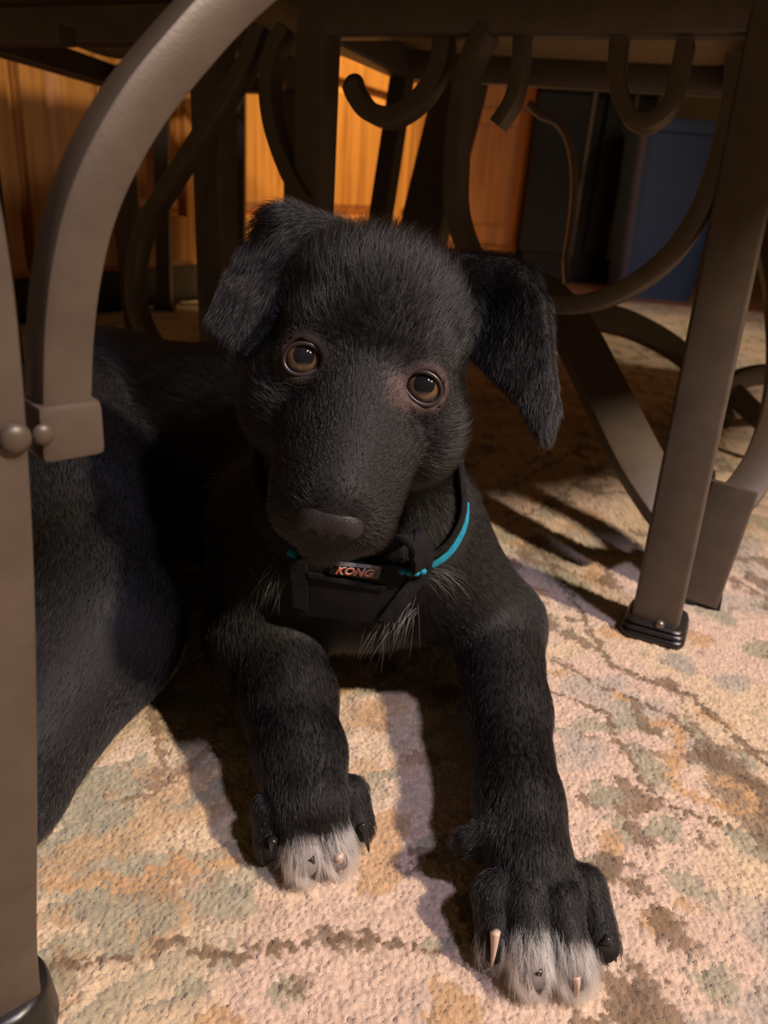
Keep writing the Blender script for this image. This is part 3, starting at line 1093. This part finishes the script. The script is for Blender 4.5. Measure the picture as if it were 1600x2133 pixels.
# right-hand paw in view (dog's left)
rwr = atz(1080, 1670, 0.036)
rco = atz(1105, 1795, 0.028)
rtoes = [(atz(1030, 1862, 0.0245), atz(1031, 1966, 0.0115)), (atz(1094, 1872, 0.0265), atz(1108, 2016, 0.0120)),
         (atz(1166, 1876, 0.0265), atz(1196, 2020, 0.0120)), (atz(1220, 1846, 0.0240), atz(1256, 1966, 0.0110))]
paw(rwr, rco, rtoes, None, 0.0215, 0.0205, (0.0092, 0.0098, 0.0096, 0.0090))
lwr = atz(625, 1570, 0.036)
lco = atz(642, 1660, 0.030)
ltoes = [(atz(566, 1686, 0.0240), atz(566, 1758, 0.0115)), (atz(614, 1694, 0.0265), atz(632, 1790, 0.0120)),
         (atz(680, 1686, 0.0265), atz(702, 1776, 0.0120)), (atz(730, 1652, 0.0240), atz(750, 1722, 0.0110))]
paw(lwr, lco, ltoes, None, 0.0235, 0.0205, (0.0094, 0.0100, 0.0098, 0.0088))
# dew claw bump
P_(p_cone(atz(1030, 1740, 0.032), atz(975, 1752, 0.030), 0.012, 0.0075), 0.008)

VOX = 0.0022
fld = Field((-0.36, 0.17, -0.006), (0.20, 0.80, 0.345), VOX)
for pr, k, kind in prims:
    fld.add(pr, k)
EYES = [hd(s * 0.0302, -0.0085, 0.0) for s in (-1, 1)]
ER = 0.0098
for ec in EYES:
    fld.add(p_ell(ec - HF * 0.0004, HR, (ER + 0.0028, ER + 0.0022, ER + 0.0030)), 0.008)
    fld.add(p_ell(ec + HF * 0.0095, HR, (0.0090, 0.0095, 0.0078)), 0.0025, 's')
    fld.add(p_ell(ec, HR, (ER + 0.0004,) * 3), 0.001, 's')
# mouth line and the flat of the belly on the rug
zz = fld.lo[2] + fld.h * np.arange(fld.n[2], dtype=np.float32)
fld.d = np.maximum(fld.d, -(zz + 0.0015)[None, None, :])

pup = empty('puppy', (-0.02, 0.45, -0.001), 'black puppy with white toe tips lying on the patterned rug, head raised', 'dog')
co, Q = fld.mesh()
M_SKIN = mat('black_skin', (0.010, 0.009, 0.009), 0.65, 0, 0.25)
body_me = mesh_from('body', co, Q)
sk = np.zeros(len(co))
dq = np.linalg.norm(co - hd(0.0165, 0.002, -0.007), axis=1)
sk = np.maximum(sk, np.clip((0.014 - dq) / 0.007, 0, 1))
for ec in EYES:
    de = np.linalg.norm(co - (ec + HF * 0.004), axis=1)
    sk = np.maximum(sk, (0.75 if ec is EYES[1] else 0.3) * np.clip((0.0145 - de) / 0.003, 0, 1))
pale = np.zeros(len(co))
for tips, which in ((rtoes, (1, 2)), (ltoes, (1, 2))):
    for i in which:
        dd = np.linalg.norm(co - (tips[i][1] + (tips[i][1] - tips[i][0]) * 0.12), axis=1)
        pale = np.maximum(pale, np.clip((0.0165 - dd) / 0.006, 0, 1))
pa_ = body_me.attributes.new('pale_toe', 'FLOAT', 'POINT')
pa_.data.foreach_set('value', pale.astype(np.float32))
sa = body_me.attributes.new('bare_skin', 'FLOAT', 'POINT')
sa.data.foreach_set('value', sk.astype(np.float32))
ns_ = N(M_SKIN)
an_ = ns_.add('ShaderNodeAttribute', attribute_name='bare_skin')
an2_ = ns_.add('ShaderNodeAttribute', attribute_name='pale_toe')
ns_.l(ns_.mix(an2_.outputs['Fac'], ns_.mix(an_.outputs['Fac'], (0.010, 0.009, 0.009), (0.075, 0.047, 0.043)), (0.20, 0.17, 0.16)), ns_.b.inputs['Base Color'])
link('body', body_me, M_SKIN, pup)

# nose leather with two nostrils
nf = Field(NOSE - 0.03, NOSE + 0.03, 0.0009)
NAX = np.stack([HX, nrm(HF * 0.72 - HU * 0.69), nrm(HU * 0.72 + HF * 0.69)])


def nz(x, y, z):        # nose-local: x across, y out of the nose, z up
    return NOSE + NAX[0] * x + NAX[1] * y + NAX[2] * z


nf.add(p_ell(nz(0, -0.004, 0.001), NAX, (0.0135, 0.0095, 0.0098)), 0.002)
nf.add(p_ell(nz(0, -0.006, -0.008), NAX, (0.0062, 0.0080, 0.0065)), 0.004)
for s in (-1, 1):
    nf.add(p_ell(nz(s * 0.0078, -0.0035, -0.0005), NAX, (0.0078, 0.0088, 0.0080)), 0.004)
for s in (-1, 1):
    nf.add(p_ell(nz(s * 0.0066, 0.0050, -0.0018), NAX, (0.0024, 0.0062, 0.0030)), 0.002, 's')
    nf.add(p_ell(nz(s * 0.0115, 0.0020, -0.0040), NAX, (0.0038, 0.0058, 0.0013)), 0.0015, 's')
nf.add(p_cone(nz(0, 0.0055, 0.001), nz(0, 0.002, -0.014), 0.0008, 0.0008), 0.0015, 's')
M_NOSE = mat('nose_leather', (0.017, 0.014, 0.014), 0.55, 0, 0.4)
nn = N(M_NOSE)
tcn = nn.add('ShaderNodeTexCoord')
von = nn.add('ShaderNodeTexVoronoi')
von.inputs['Scale'].default_value = 900
nn.l(tcn.outputs['Object'], von.inputs['Vector'])
nn.bump(von.outputs['Distance'], 0.3, 0.0006)
c2, q2 = nf.mesh()
link('nose', mesh_from('nose', c2, q2), M_NOSE, pup)

# eyes: ball with sclera, amber iris ring and pupil, clear cornea; lids as a rolled rim
M_SCL = mat('eye_white', (0.10, 0.075, 0.06), 0.2)
M_IRIS = mat('amber_iris', (0.20, 0.115, 0.060), 0.25)
M_PUP = mat('pupil', (0.010, 0.013, 0.019), 0.08, 0, 0.8)
M_LID = mat('lid_skin', (0.030, 0.020, 0.018), 0.35)
M_COR = mat('cornea', (1, 1, 1), 0.02)
cb = M_COR.node_tree.nodes['Principled BSDF']
cb.inputs['Transmission Weight'].default_value = 1.0
cb.inputs['IOR'].default_value = 1.38


def eye(ec, look, side):
    look = nrm(look)
    x = nrm(np.cross(look, UP))
    y = np.cross(x, look)
    def cap(r0, a0, a1, m, name, par, bulge=0.0, nseg=28, nr=8):
        bm = bmesh.new()
        rings = []
        for i in range(nr + 1):
            a = math.radians(a0 + (a1 - a0) * i / nr)
            rr = r0 + bulge * math.cos(a * 90 / max(a1, 1) * 1.0) if bulge else r0
            rings.append([bm.verts.new(ec + look * rr * math.cos(a) + (x * math.cos(t) + y * math.sin(t)) * rr * math.sin(a))
                          for t in [2 * math.pi * k / nseg for k in range(nseg)]] if a > 1e-4 else [bm.verts.new(ec + look * rr)])
        for p, q in zip(rings[:-1], rings[1:]):
            for k in range(nseg):
                if len(p) == 1:
                    bm.faces.new((p[0], q[k], q[(k + 1) % nseg]))
                else:
                    bm.faces.new((p[k], q[k], q[(k + 1) % nseg], p[(k + 1) % nseg]))
        return bm_obj(name, bm, m, par, smo=True)
    ball = cap(ER, 46, 180, M_SCL, 'eye', pup, nr=18)
    ball['label'] = 'dark eye with a thin amber iris ring'
    cap(ER - 0.0002, 32, 48, M_IRIS, 'iris', ball)
    cap(ER - 0.0005, 0, 34, M_PUP, 'pupil', ball)
    cap(ER + 0.0004, 0, 54, M_COR, 'cornea', ball)
    # lid: almond rim hugging the ball
    ring = []
    for k in range(36):
        t = 2 * math.pi * k / 36
        ax, ay = 0.0086 * math.cos(t), 0.0078 * math.sin(t) * (1.0 if math.sin(t) < 0 else 0.94)
        ax += -side * 0.0016 * max(0, -side * math.cos(t)) ** 3     # inner corner drawn to the nose
        v = HX * ax + HU * (ay - 0.12 * side * ax)
        r2 = min(0.00995 ** 2, ax * ax + ay * ay)
        ring.append(ec + v + HF * (math.sqrt(max(1e-8, (ER + 0.0010) ** 2 - r2)) + 0.0002))
    ring.append(ring[0])
    bm = sweep_bm(np.array(ring), round_section(0.0012, 8), HF, caps=False)
    o = bm_obj('eyelid', bm, M_LID, pup, smo=True)
    o['label'] = 'bare brownish rim around the eye'


for ec, sd in zip(EYES, (-1, 1)):
    eye(ec, (EYE + np.array([0.02, -0.02, 0.10])) - ec, sd)

# claws
M_CLAW_D = mat('dark_claw', (0.020, 0.016, 0.015), 0.25)
M_CLAW_P = mat('pale_claw', (0.56, 0.40, 0.32), 0.35)


CLAWS = []


def claw(a, b, r, m, sag=0.003):
    a, b = np.asarray(a), np.asarray(b)
    CLAWS.append((a, b))
    r = r * 1.0
    mid = (a + b) / 2 + UP * sag
    pts = catmull([a, mid, b], 6)
    bm = bmesh.new()
    n = len(pts)
    tan = np.gradient(pts, axis=0)
    rings = []
    for i, (p, t) in enumerate(zip(pts, tan)):
        t = nrm(t)
        x = nrm(np.cross(t, UP))
        y = np.cross(x, t)
        rr = r * (1 - i / (n - 1)) ** 0.6 + 0.0001
        rings.append([bm.verts.new(p + x * rr * 0.8 * math.cos(q) + y * rr * math.sin(q)) for q in [2 * math.pi * k / 8 for k in range(8)]])
    for p, q in zip(rings[:-1], rings[1:]):
        for k in range(8):
            bm.faces.new((p[k], p[(k + 1) % 8], q[(k + 1) % 8], q[k]))
    bm.faces.new(rings[0])
    bm.faces.new(rings[-1])
    return bm_obj('claw', bm, m, pup, smo=True)


o = claw(atz(1032, 1940, 0.024), atz(1024, 2018, 0.006), 0.0030, M_CLAW_P)
o['label'] = 'pale pink claw'
claw(atz(1118, 2020, 0.018), atz(1124, 2072, 0.003), 0.0026, M_CLAW_D)
o = claw(atz(1198, 2034, 0.016), atz(1200, 2088, 0.003), 0.0026, M_CLAW_P)
o['label'] = 'pale pink claw'
claw(atz(1258, 1956, 0.019), atz(1284, 2006, 0.004), 0.0028, M_CLAW_D)
claw(atz(970, 1745, 0.030), atz(938, 1757, 0.026), 0.0042, M_CLAW_D)
claw(atz(568, 1748, 0.022), atz(563, 1800, 0.004), 0.0028, M_CLAW_D)
claw(atz(645, 1786, 0.018), atz(655, 1836, 0.003), 0.0026, M_CLAW_D)
claw(atz(706, 1782, 0.018), atz(710, 1824, 0.003), 0.0026, M_CLAW_P)
claw(atz(752, 1716, 0.019), atz(769, 1777, 0.004), 0.0028, M_CLAW_D)


# ------------------------------------------------------------------ collar with chest pad
def march(o, d, off=0.0, t0=0.0, t1=0.3, n=500):
    ts = np.linspace(t0, t1, n)
    p = o + d * ts[:, None]
    i = np.clip(np.round((p - fld.lo) / fld.h).astype(int), 0, fld.n - 1)
    v = fld.d[i[:, 0], i[:, 1], i[:, 2]] - off
    return ts, p, v


def surf(px, py, off=0.0, t0=0.41):
    d = ray(px, py)
    ts, p, v = march(EYE, d, off, t0, 0.75, 700)
    k = np.argmax(v < 0)
    return p[k] if v[k] < 0 else p[0]


M_TEAL = fabric('teal_webbing', (0.020, 0.22, 0.33))
M_WEB = fabric('black_webbing', (0.014, 0.013, 0.014))
M_NEO = mat('black_neoprene', (0.006, 0.0055, 0.006), 0.6, 0, 0.2)
M_GREYBAR = mat('grey_label_bar', (0.16, 0.16, 0.19), 0.4)
M_ORANGE = mat('label_red', (0.42, 0.075, 0.030), 0.5)
M_WHITE = mat('label_outline', (0.80, 0.66, 0.58), 0.5)

pF, pR_, pL_ = surf(745, 1178), surf(950, 1050), surf(560, 1060)
cen = (hd(0, -0.072, -0.005) * 0.35 + CH * 0.65)
nC = nrm(np.cross(pR_ - pF, pL_ - pF))
cen = cen - nC * np.dot(cen - pF, nC)
ax1 = nrm((pR_ - cen) - np.dot(pR_ - cen, nC) * nC)
ax2 = np.cross(nC, ax1)
ring = []
for k in range(72):
    a = 2 * math.pi * k / 72
    d = ax1 * math.cos(a) + ax2 * math.sin(a)
    ts, p, v = march(cen, d, 0.0, 0.02, 0.16, 300)
    k0 = np.argmax(v > 0)
    ring.append((ts[k0] if v[k0] > 0 else 0.09) + 0.004)
ring = np.array(ring)
ring = np.minimum(ring, 0.105)
for _ in range(4):
    ring = (np.roll(ring, 1) + ring * 2 + np.roll(ring, -1)) / 4
COLL = np.array([cen + (ax1 * math.cos(2 * math.pi * k / 72) + ax2 * math.sin(2 * math.pi * k / 72)) * ring[k % 72] for k in range(73)])
collar = empty('dog_collar', (*COLL[:, :2].mean(0), COLL[:, 2].min()), 'black and teal padded collar around the puppy\'s neck with lettered chest pad', 'collar')
sg_ = -1 if nC[2] > 0 else 1
bm = sweep_bm(COLL, rect_section(0.014, 0.004, 0.001), nC, caps=False)
o = bm_obj('band', bm, M_WEB, collar, smo=True)
up_c = nC if nC[2] > 0 else -nC
af = math.atan2(np.dot(pF - cen, ax2), np.dot(pF - cen, ax1))
sgn_a = 1 if af > 0 else -1
al = math.atan2(np.dot(surf(600, 1150) - cen, ax2), np.dot(surf(600, 1150) - cen, ax1))
if al * sgn_a < af * sgn_a:
    al = af + sgn_a * 0.7
arc = []
for tt in np.linspace(-0.06, al * sgn_a, 40):
    a_ = tt * sgn_a
    r_ = np.interp((a_ % (2 * math.pi)) / (2 * math.pi) * 72, np.arange(73), np.append(ring, ring[0]))
    d_ = ax1 * math.cos(a_) + ax2 * math.sin(a_)
    arc.append(cen + d_ * (r_ + 0.0028) - up_c * 0.0060)
bm = sweep_bm(np.array(arc), rect_section(0.0085, 0.0052, 0.0018), nC)
o = bm_obj('teal_edge', bm, M_TEAL, collar, smo=True)


def patch(name, corners, off, th, m, parent, nu=16, nv=10):
    """thin panel that follows the chest surface; corners tl, tr, br, bl in view of the chest"""
    tl, tr, br, bl = [np.array(c, float) for c in corners]
    def pt(u, v, o_):
        c = (tl * (1 - u) + tr * u) * (1 - v) + (bl * (1 - u) + br * u) * v
        return surf(c[0], c[1], o_)
    G = np.array([[pt(i / nu, j / nv, off) for j in range(nv + 1)] for i in range(nu + 1)])
    for _ in range(6):
        S = G.copy()
        S[1:-1, 1:-1] = (G[2:, 1:-1] + G[:-2, 1:-1] + G[1:-1, 2:] + G[1:-1, :-2]) / 4
        S[1:-1, [0, -1]] = (G[2:, [0, -1]] + G[:-2, [0, -1]]) / 2
        S[[0, -1], 1:-1] = (G[[0, -1], 2:] + G[[0, -1], :-2]) / 2
        G = S
    du = np.gradient(G, axis=0)
    dv = np.gradient(G, axis=1)
    nn_ = np.cross(dv, du)
    nn_ /= np.linalg.norm(nn_, axis=2, keepdims=True) + 1e-9
    if nn_[nu // 2, nv // 2] @ (EYE - G[nu // 2, nv // 2]) < 0:
        nn_ = -nn_
    bm = bmesh.new()
    A = [[bm.verts.new(G[i, j] + nn_[i, j] * th / 2) for j in range(nv + 1)] for i in range(nu + 1)]
    B = [[bm.verts.new(G[i, j] - nn_[i, j] * th / 2) for j in range(nv + 1)] for i in range(nu + 1)]
    for i in range(nu):
        for j in range(nv):
            bm.faces.new((A[i][j], A[i][j + 1], A[i + 1][j + 1], A[i + 1][j]))
            bm.faces.new((B[i][j], B[i + 1][j], B[i + 1][j + 1], B[i][j + 1]))
    bd = [(i, 0) for i in range(nu)] + [(nu, j) for j in range(nv)] + [(i, nv) for i in range(nu, 0, -1)] + [(0, j) for j in range(nv, 0, -1)]
    for (a, b), (c, d) in zip(bd, bd[1:] + bd[:1]):
        bm.faces.new((A[a][b], A[c][d], B[c][d], B[a][b]))
    o = bm_obj(name, bm, m, parent, smo=True)
    shade_by_angle(o, 50)
    return o, G, nn_


pad, PG, PN = patch('chest_pad', ((618, 1160), (872, 1180), (800, 1292), (628, 1276)), 0.006, 0.006, M_NEO, collar)
patch('piping', ((642, 1192), (806, 1222), (800, 1230), (642, 1201)), 0.0100, 0.0022, M_GREYBAR and M_WEB, pad, 12, 2)
patch('strap', ((606, 1165), (640, 1170), (642, 1270), (612, 1262)), 0.0095, 0.0030, M_WEB, collar, 3, 10)
patch('strap', ((868, 1180), (902, 1182), (822, 1296), (786, 1290)), 0.0095, 0.0030, M_WEB, collar, 3, 10)
lb, LG, LN_ = patch('label_patch', ((690, 1170), (796, 1180), (788, 1206), (686, 1196)), 0.0102, 0.0012, M_BLACK, pad, 8, 3)
patch('label_bar', ((702, 1170), (794, 1179), (793, 1186), (701, 1177)), 0.0112, 0.0010, M_GREYBAR, pad, 8, 1)


def lettering(txt, tl, tr, bl, lift, offset, m, name, parent):
    cu = bpy.data.curves.new('lettering_curve', 'FONT')
    cu.body = txt
    cu.size = 1.0
    cu.shear = 0.25
    cu.offset = offset
    cu.space_character = 1.12
    cu.extrude = 0.01
    cu.align_x = 'LEFT'
    to = bpy.data.objects.new('lettering_curve', cu)
    col.objects.link(to)
    dg = bpy.context.evaluated_depsgraph_get()
    me = bpy.data.meshes.new_from_object(to.evaluated_get(dg))
    bpy.data.objects.remove(to)
    bpy.data.curves.remove(cu)
    co_ = np.array([v.co[:] for v in me.vertices])
    lo, hi = (0.02, 0.0), (3.18, 0.70)
    ux, uy = tr - tl, tl - bl
    n_ = nrm(np.cross(ux, uy))
    if n_ @ (EYE - tl) < 0:
        n_ = -n_
    P = bl[None] + ux[None] * ((co_[:, :1] - lo[0]) / (hi[0] - lo[0])) + uy[None] * ((co_[:, 1:2] - lo[1]) / (hi[1] - lo[1])) + n_[None] * (lift + co_[:, 2:3] * 0.02)
    me.vertices.foreach_set('co', P.astype(np.float32).ravel())
    me.update()
    return link(name, me, m, parent)


q = [surf(a, b, 0.0112) for a, b in ((702, 1180), (778, 1187), (698, 1194))]
lettering('KONG', q[0], q[1], q[2], 0.0003, 0.045, M_WHITE, 'lettering_outline', pad)
lettering('KONG', q[0], q[1], q[2], 0.0007, 0.008, M_ORANGE, 'lettering', pad)
# curled webbing tab and the teal stitching below it
tabp = [surf(812, 1140, 0.006), surf(832, 1122, 0.016), surf(858, 1126, 0.022), surf(876, 1150, 0.020), surf(878, 1178, 0.014), surf(868, 1192, 0.010)]
strap('tab', tabp, 0.017, 0.0042, nrm(_f * 0.8 + _r * 0.5), M_WEB, collar, c=0.001)
for a, b in ((838, 1190), (852, 1192), (866, 1194), (880, 1190)):
    p = surf(a, b, 0.0145)
    bm = bmesh.new()
    bmesh.ops.create_uvsphere(bm, u_segments=8, v_segments=6, radius=0.0026, matrix=Matrix.Translation(p) @ Matrix.Diagonal((1, 1, 0.8, 1)))
    bm_obj('stitch', bm, M_TEAL, collar, smo=True)

# ------------------------------------------------------------------ fur
def make_fur():
    rng = np.random.default_rng(3)
    tri = np.concatenate([Q[:, [0, 1, 2]], Q[:, [0, 2, 3]]])
    a, b, c = co[tri[:, 0]], co[tri[:, 1]], co[tri[:, 2]]
    ar = np.linalg.norm(np.cross(b - a, c - a), axis=1) / 2
    cent = (a + b + c) / 3
    hl = (cent - HM) @ HR.T                         # head-local
    dist = np.linalg.norm(cent - HM, axis=1)
    dens = np.where(dist < 0.13, 1.0, 0.55)
    dens = np.where(cent[:, 1] > 0.62, 0.35, dens)
    dens = np.where((cent[:, 1] < 0.36) & (cent[:, 2] < 0.06), 1.0, dens)
    dens[cent[:, 2] < 0.002] = 0
    w = ar * dens
    n = 300000
    ti = rng.choice(len(tri), n, p=w / w.sum())
    u, v = rng.random(n), rng.random(n)
    f = u + v > 1
    u[f], v[f] = 1 - u[f], 1 - v[f]
    root = a[ti] + (b[ti] - a[ti]) * u[:, None] + (c[ti] - a[ti]) * v[:, None]
    nor = fld.grad(root)
    hl = (root - HM) @ HR.T
    dist_r = np.linalg.norm(root - HM, axis=1)
    # flow: blend of the primitives nearby
    flow = np.zeros((n, 3))
    ww = np.zeros(n)
    ln = np.zeros(n)
    x, y, z = (root[:, i].astype(np.float32) for i in range(3))
    hdir = root - (NOSE - HU * 0.004 + HF * 0.012)
    hdir /= np.linalg.norm(hdir, axis=1, keepdims=True)
    dn = np.linalg.norm(root - NOSE, axis=1)
    hlen = 0.0040 + 0.0075 * np.clip((dn - 0.03) / 0.10, 0, 1)
    for pr, k, kind in prims:
        d = pr['f'](x, y, z)
        wt_ = np.exp(-np.clip(d, 0, 0.1) / 0.004)
        if kind == 'head':
            fv, le = hdir, hlen
        elif kind == 'ear':
            fv, le = (pr['flow'] if pr['flow'] is not None else EARF)[None], 0.0055
        elif kind == 'trunk':
            fv, le = pr['flow'][None], 0.014
        elif kind == 'toe':
            fv, le = pr['flow'][None], 0.0036
        else:
            fv, le = pr['flow'][None], 0.0055
        flow += wt_[:, None] * fv
        ln += wt_ * le
        ww += wt_
    flow /= ww[:, None] + 1e-9
    ln /= ww + 1e-9
    tg = flow - (flow * nor).sum(1, keepdims=True) * nor
    tg /= np.linalg.norm(tg, axis=1, keepdims=True) + 1e-6
    side = np.cross(nor, tg)
    # clumped direction noise
    ph = np.sin(root[:, 0] * 310 + 2) * np.sin(root[:, 1] * 270 + 1) * np.sin(root[:, 2] * 330)
    swing = rng.normal(0, 0.20, n)
    tg = tg + side * swing[:, None]
    tg /= np.linalg.norm(tg, axis=1, keepdims=True) + 1e-6
    ln *= rng.uniform(0.65, 1.2, n)
    crown = np.clip((hl[:, 2] - 0.030) / 0.03, 0, 1) * (dist_r < 0.16)
    ln *= 1 + 0.45 * crown
    keep = np.ones(n, bool)
    for ec in EYES:
        de = np.linalg.norm(root - (ec + HF * 0.004), axis=1)
        keep &= de > 0.0118
        ln *= np.clip((de - 0.008) / 0.018, 0.25, 1)
    # thin patch at the inner corner of the lit eye
    p_in = hd(0.0165, 0.002, -0.007)
    di = np.linalg.norm(root - p_in, axis=1)
    keep &= (di > 0.009) | (rng.random(n) < 0.45)
    nd = (root - nz(0, -0.004, -0.001)) @ NAX.T
    keep &= ((nd[:, 0] / 0.0155) ** 2 + (nd[:, 1] / 0.0125) ** 2 + (nd[:, 2] / 0.0120) ** 2) > 1.0
    # nothing grows through the collar or its pad
    for q_ in COLL[::2]:
        keep &= np.linalg.norm(root - q_, axis=1) > 0.0105
    PGf = PG.reshape(-1, 3)
    near = np.where((np.abs(root - PGf.mean(0)) < 0.07).all(1))[0]
    dmin = np.full(n, 9.0)
    for g_ in PGf:
        dmin[near] = np.minimum(dmin[near], np.linalg.norm(root[near] - g_, axis=1))
    keep &= dmin > 0.0095
    # white toes
    wh = np.zeros(n, bool)
    for tips, which in ((rtoes, ((0, 0.0150, 0.35), (1, 0.0255, 0.92), (2, 0.0215, 0.90))), (ltoes, ((1, 0.0205, 0.82), (2, 0.0220, 0.92)))):
        for i, r_, pr_ in which:
            kn, tp = tips[i]
            tpp = tp + (tp - kn) * 0.15
            dd = np.linalg.norm((root - tpp) * [1.15, 1, 1], axis=1)
            wh |= rng.random(n) < np.clip(pr_ * 2.2 * (r_ - dd) / 0.012, 0, pr_)
            ln = np.where((dd < r_ + 0.004) & ~wh, ln * 0.7, ln)
    ln = np.where(wh, 0.0070 * rng.uniform(0.7, 1.3, n), ln)
    for ca, cb_ in CLAWS:
        near_ = np.where(np.linalg.norm(root - ca, axis=1) < 0.02)[0]
        ab = cb_ - ca
        tt_ = np.clip(((root[near_] - ca) @ ab) / (ab @ ab), -0.2, 1)
        dc = np.linalg.norm(root[near_] - (ca + ab * tt_[:, None]), axis=1)
        keep[near_[dc < 0.0040]] = False
    lift = (np.clip(0.0026 / ln, 0.45, 0.95) + 0.35 * crown) * rng.uniform(0.7, 1.35, n)
    K = 5
    sN = np.linspace(0, 1, K)

    def build(name, idx, r0, m, par, jit=0.0):
        m_ = len(idx)
        jt = rng.normal(0, 1, (m_, 3)) * jit
        jd = rng.normal(0, 1, (m_, 3)) * jit * 300
        P = np.empty((m_, K, 3))
        for k, s_ in enumerate(sN):
            P[:, k] = root[idx] + jt + jd * ln[idx][:, None] * s_ - nor[idx] * 0.0003 + ln[idx][:, None] * (tg[idx] * (s_ * 0.75 + 0.35 * s_ * s_) + nor[idx] * (lift[idx] * (s_ - 0.42 * s_ * s_))[:, None]) + np.array([0, 0, -0.0012])[None] * s_ * s_
        P[:, :, 2] = np.maximum(P[:, :, 2], 0.0008)
        cv = bpy.data.hair_curves.new(name)
        cv.add_curves([K] * m_)
        cv.attributes['position'].data.foreach_set('vector', P.reshape(-1, 3).astype(np.float32).ravel())
        ra = cv.attributes.get('radius') or cv.attributes.new('radius', 'FLOAT', 'POINT')
        R = np.tile(r0 * np.array([1.0, 0.95, 0.8, 0.55, 0.12]), m_) * np.repeat(rng.uniform(0.7, 1.2, m_), K)
        ra.data.foreach_set('value', R.astype(np.float32))
        o = bpy.data.objects.new(name, cv)
        col.objects.link(o)
        cv.materials.append(m)
        o.parent = par
        o.matrix_parent_inverse = Matrix.Translation(-Vector(par.location))
        return o

    def hair_mat(name, c, rough=0.32, ior=1.55):
        m = bpy.data.materials.new(name)
        m.use_nodes = True
        nt = m.node_tree
        nt.nodes.remove(nt.nodes['Principled BSDF'])
        h = nt.nodes.new('ShaderNodeBsdfHairPrincipled')
        h.parametrization = 'COLOR'
        h.inputs['Color'].default_value = (*c, 1)
        h.inputs['Roughness'].default_value = rough
        h.inputs['IOR'].default_value = ior
        h.inputs['Radial Roughness'].default_value = 0.4
        h.inputs['Random Roughness'].default_value = 0.3
        nt.links.new(h.outputs[0], nt.nodes['Material Output'].inputs[0])
        return m

    MB_ = hair_mat('black_fur', (0.0040, 0.0037, 0.0040), 0.30, 1.45)
    MW_ = hair_mat('white_fur', (0.82, 0.78, 0.75), 0.45)
    gm = rng.random(n) < np.clip(2.0 * (1.15 - np.linalg.norm((hl - [0, 0.020, -0.036]) / [0.026, 0.045, 0.044], axis=1)), 0, 1)
    o = build('fur', np.where(keep & ~wh & ~gm)[0], 0.00009, MB_, pup)
    o['label'] = 'short glossy black coat'
    o = build('muzzle_fur', np.where(keep & ~wh & gm)[0], 0.00009, MB_, pup)
    o['label'] = 'short dense black hair on the muzzle'
    wi = np.where(keep & wh)[0]
    o = build('toe_fur', np.repeat(wi, 2), 0.00010, MW_, pup, jit=0.0004)
    o['label'] = 'white hair on the toe tips'
    # wisps of white hair at the collar and breast
    ps = []
    for (px, py, dx, dy, cnt) in ((575, 1195, -0.35, 0.9, 26), (905, 1195, 0.9, 0.25, 26), (850, 1262, -0.45, 0.9, 34), (800, 1288, -0.4, 0.8, 16), (440, 1010, 0.6, -0.2, 8)):
        p0 = surf(px, py, 0.0)
        for _ in range(cnt):
            r_ = p0 + _r * rng.normal(0, 0.0045) + _u * rng.normal(0, 0.0035) - _f * 0.003
            d_ = nrm(_r * (dx + rng.normal(0, 0.3)) - _u * (dy + rng.normal(0, 0.3)) - _f * rng.uniform(0.1, 0.6))
            L_ = rng.uniform(0.010, 0.022)
            ps.append([r_ + d_ * L_ * s_ - np.array([0, 0, 0.006]) * s_ * s_ for s_ in sN])
    P = np.array(ps)
    cv = bpy.data.hair_curves.new('breast_hair')
    cv.add_curves([K] * len(P))
    cv.attributes['position'].data.foreach_set('vector', P.astype(np.float32).ravel())
    ra = cv.attributes.get('radius') or cv.attributes.new('radius', 'FLOAT', 'POINT')
    ra.data.foreach_set('value', np.tile(0.00010 * np.array([1, 1, 0.9, 0.6, 0.2]), len(P)).astype(np.float32))
    o = bpy.data.objects.new('breast_hair', cv)
    col.objects.link(o)
    cv.materials.append(MW_)
    o.parent = pup
    o.matrix_parent_inverse = Matrix.Translation(-Vector(pup.location))
    o['label'] = 'long white wisps beside the collar pad'


make_fur()
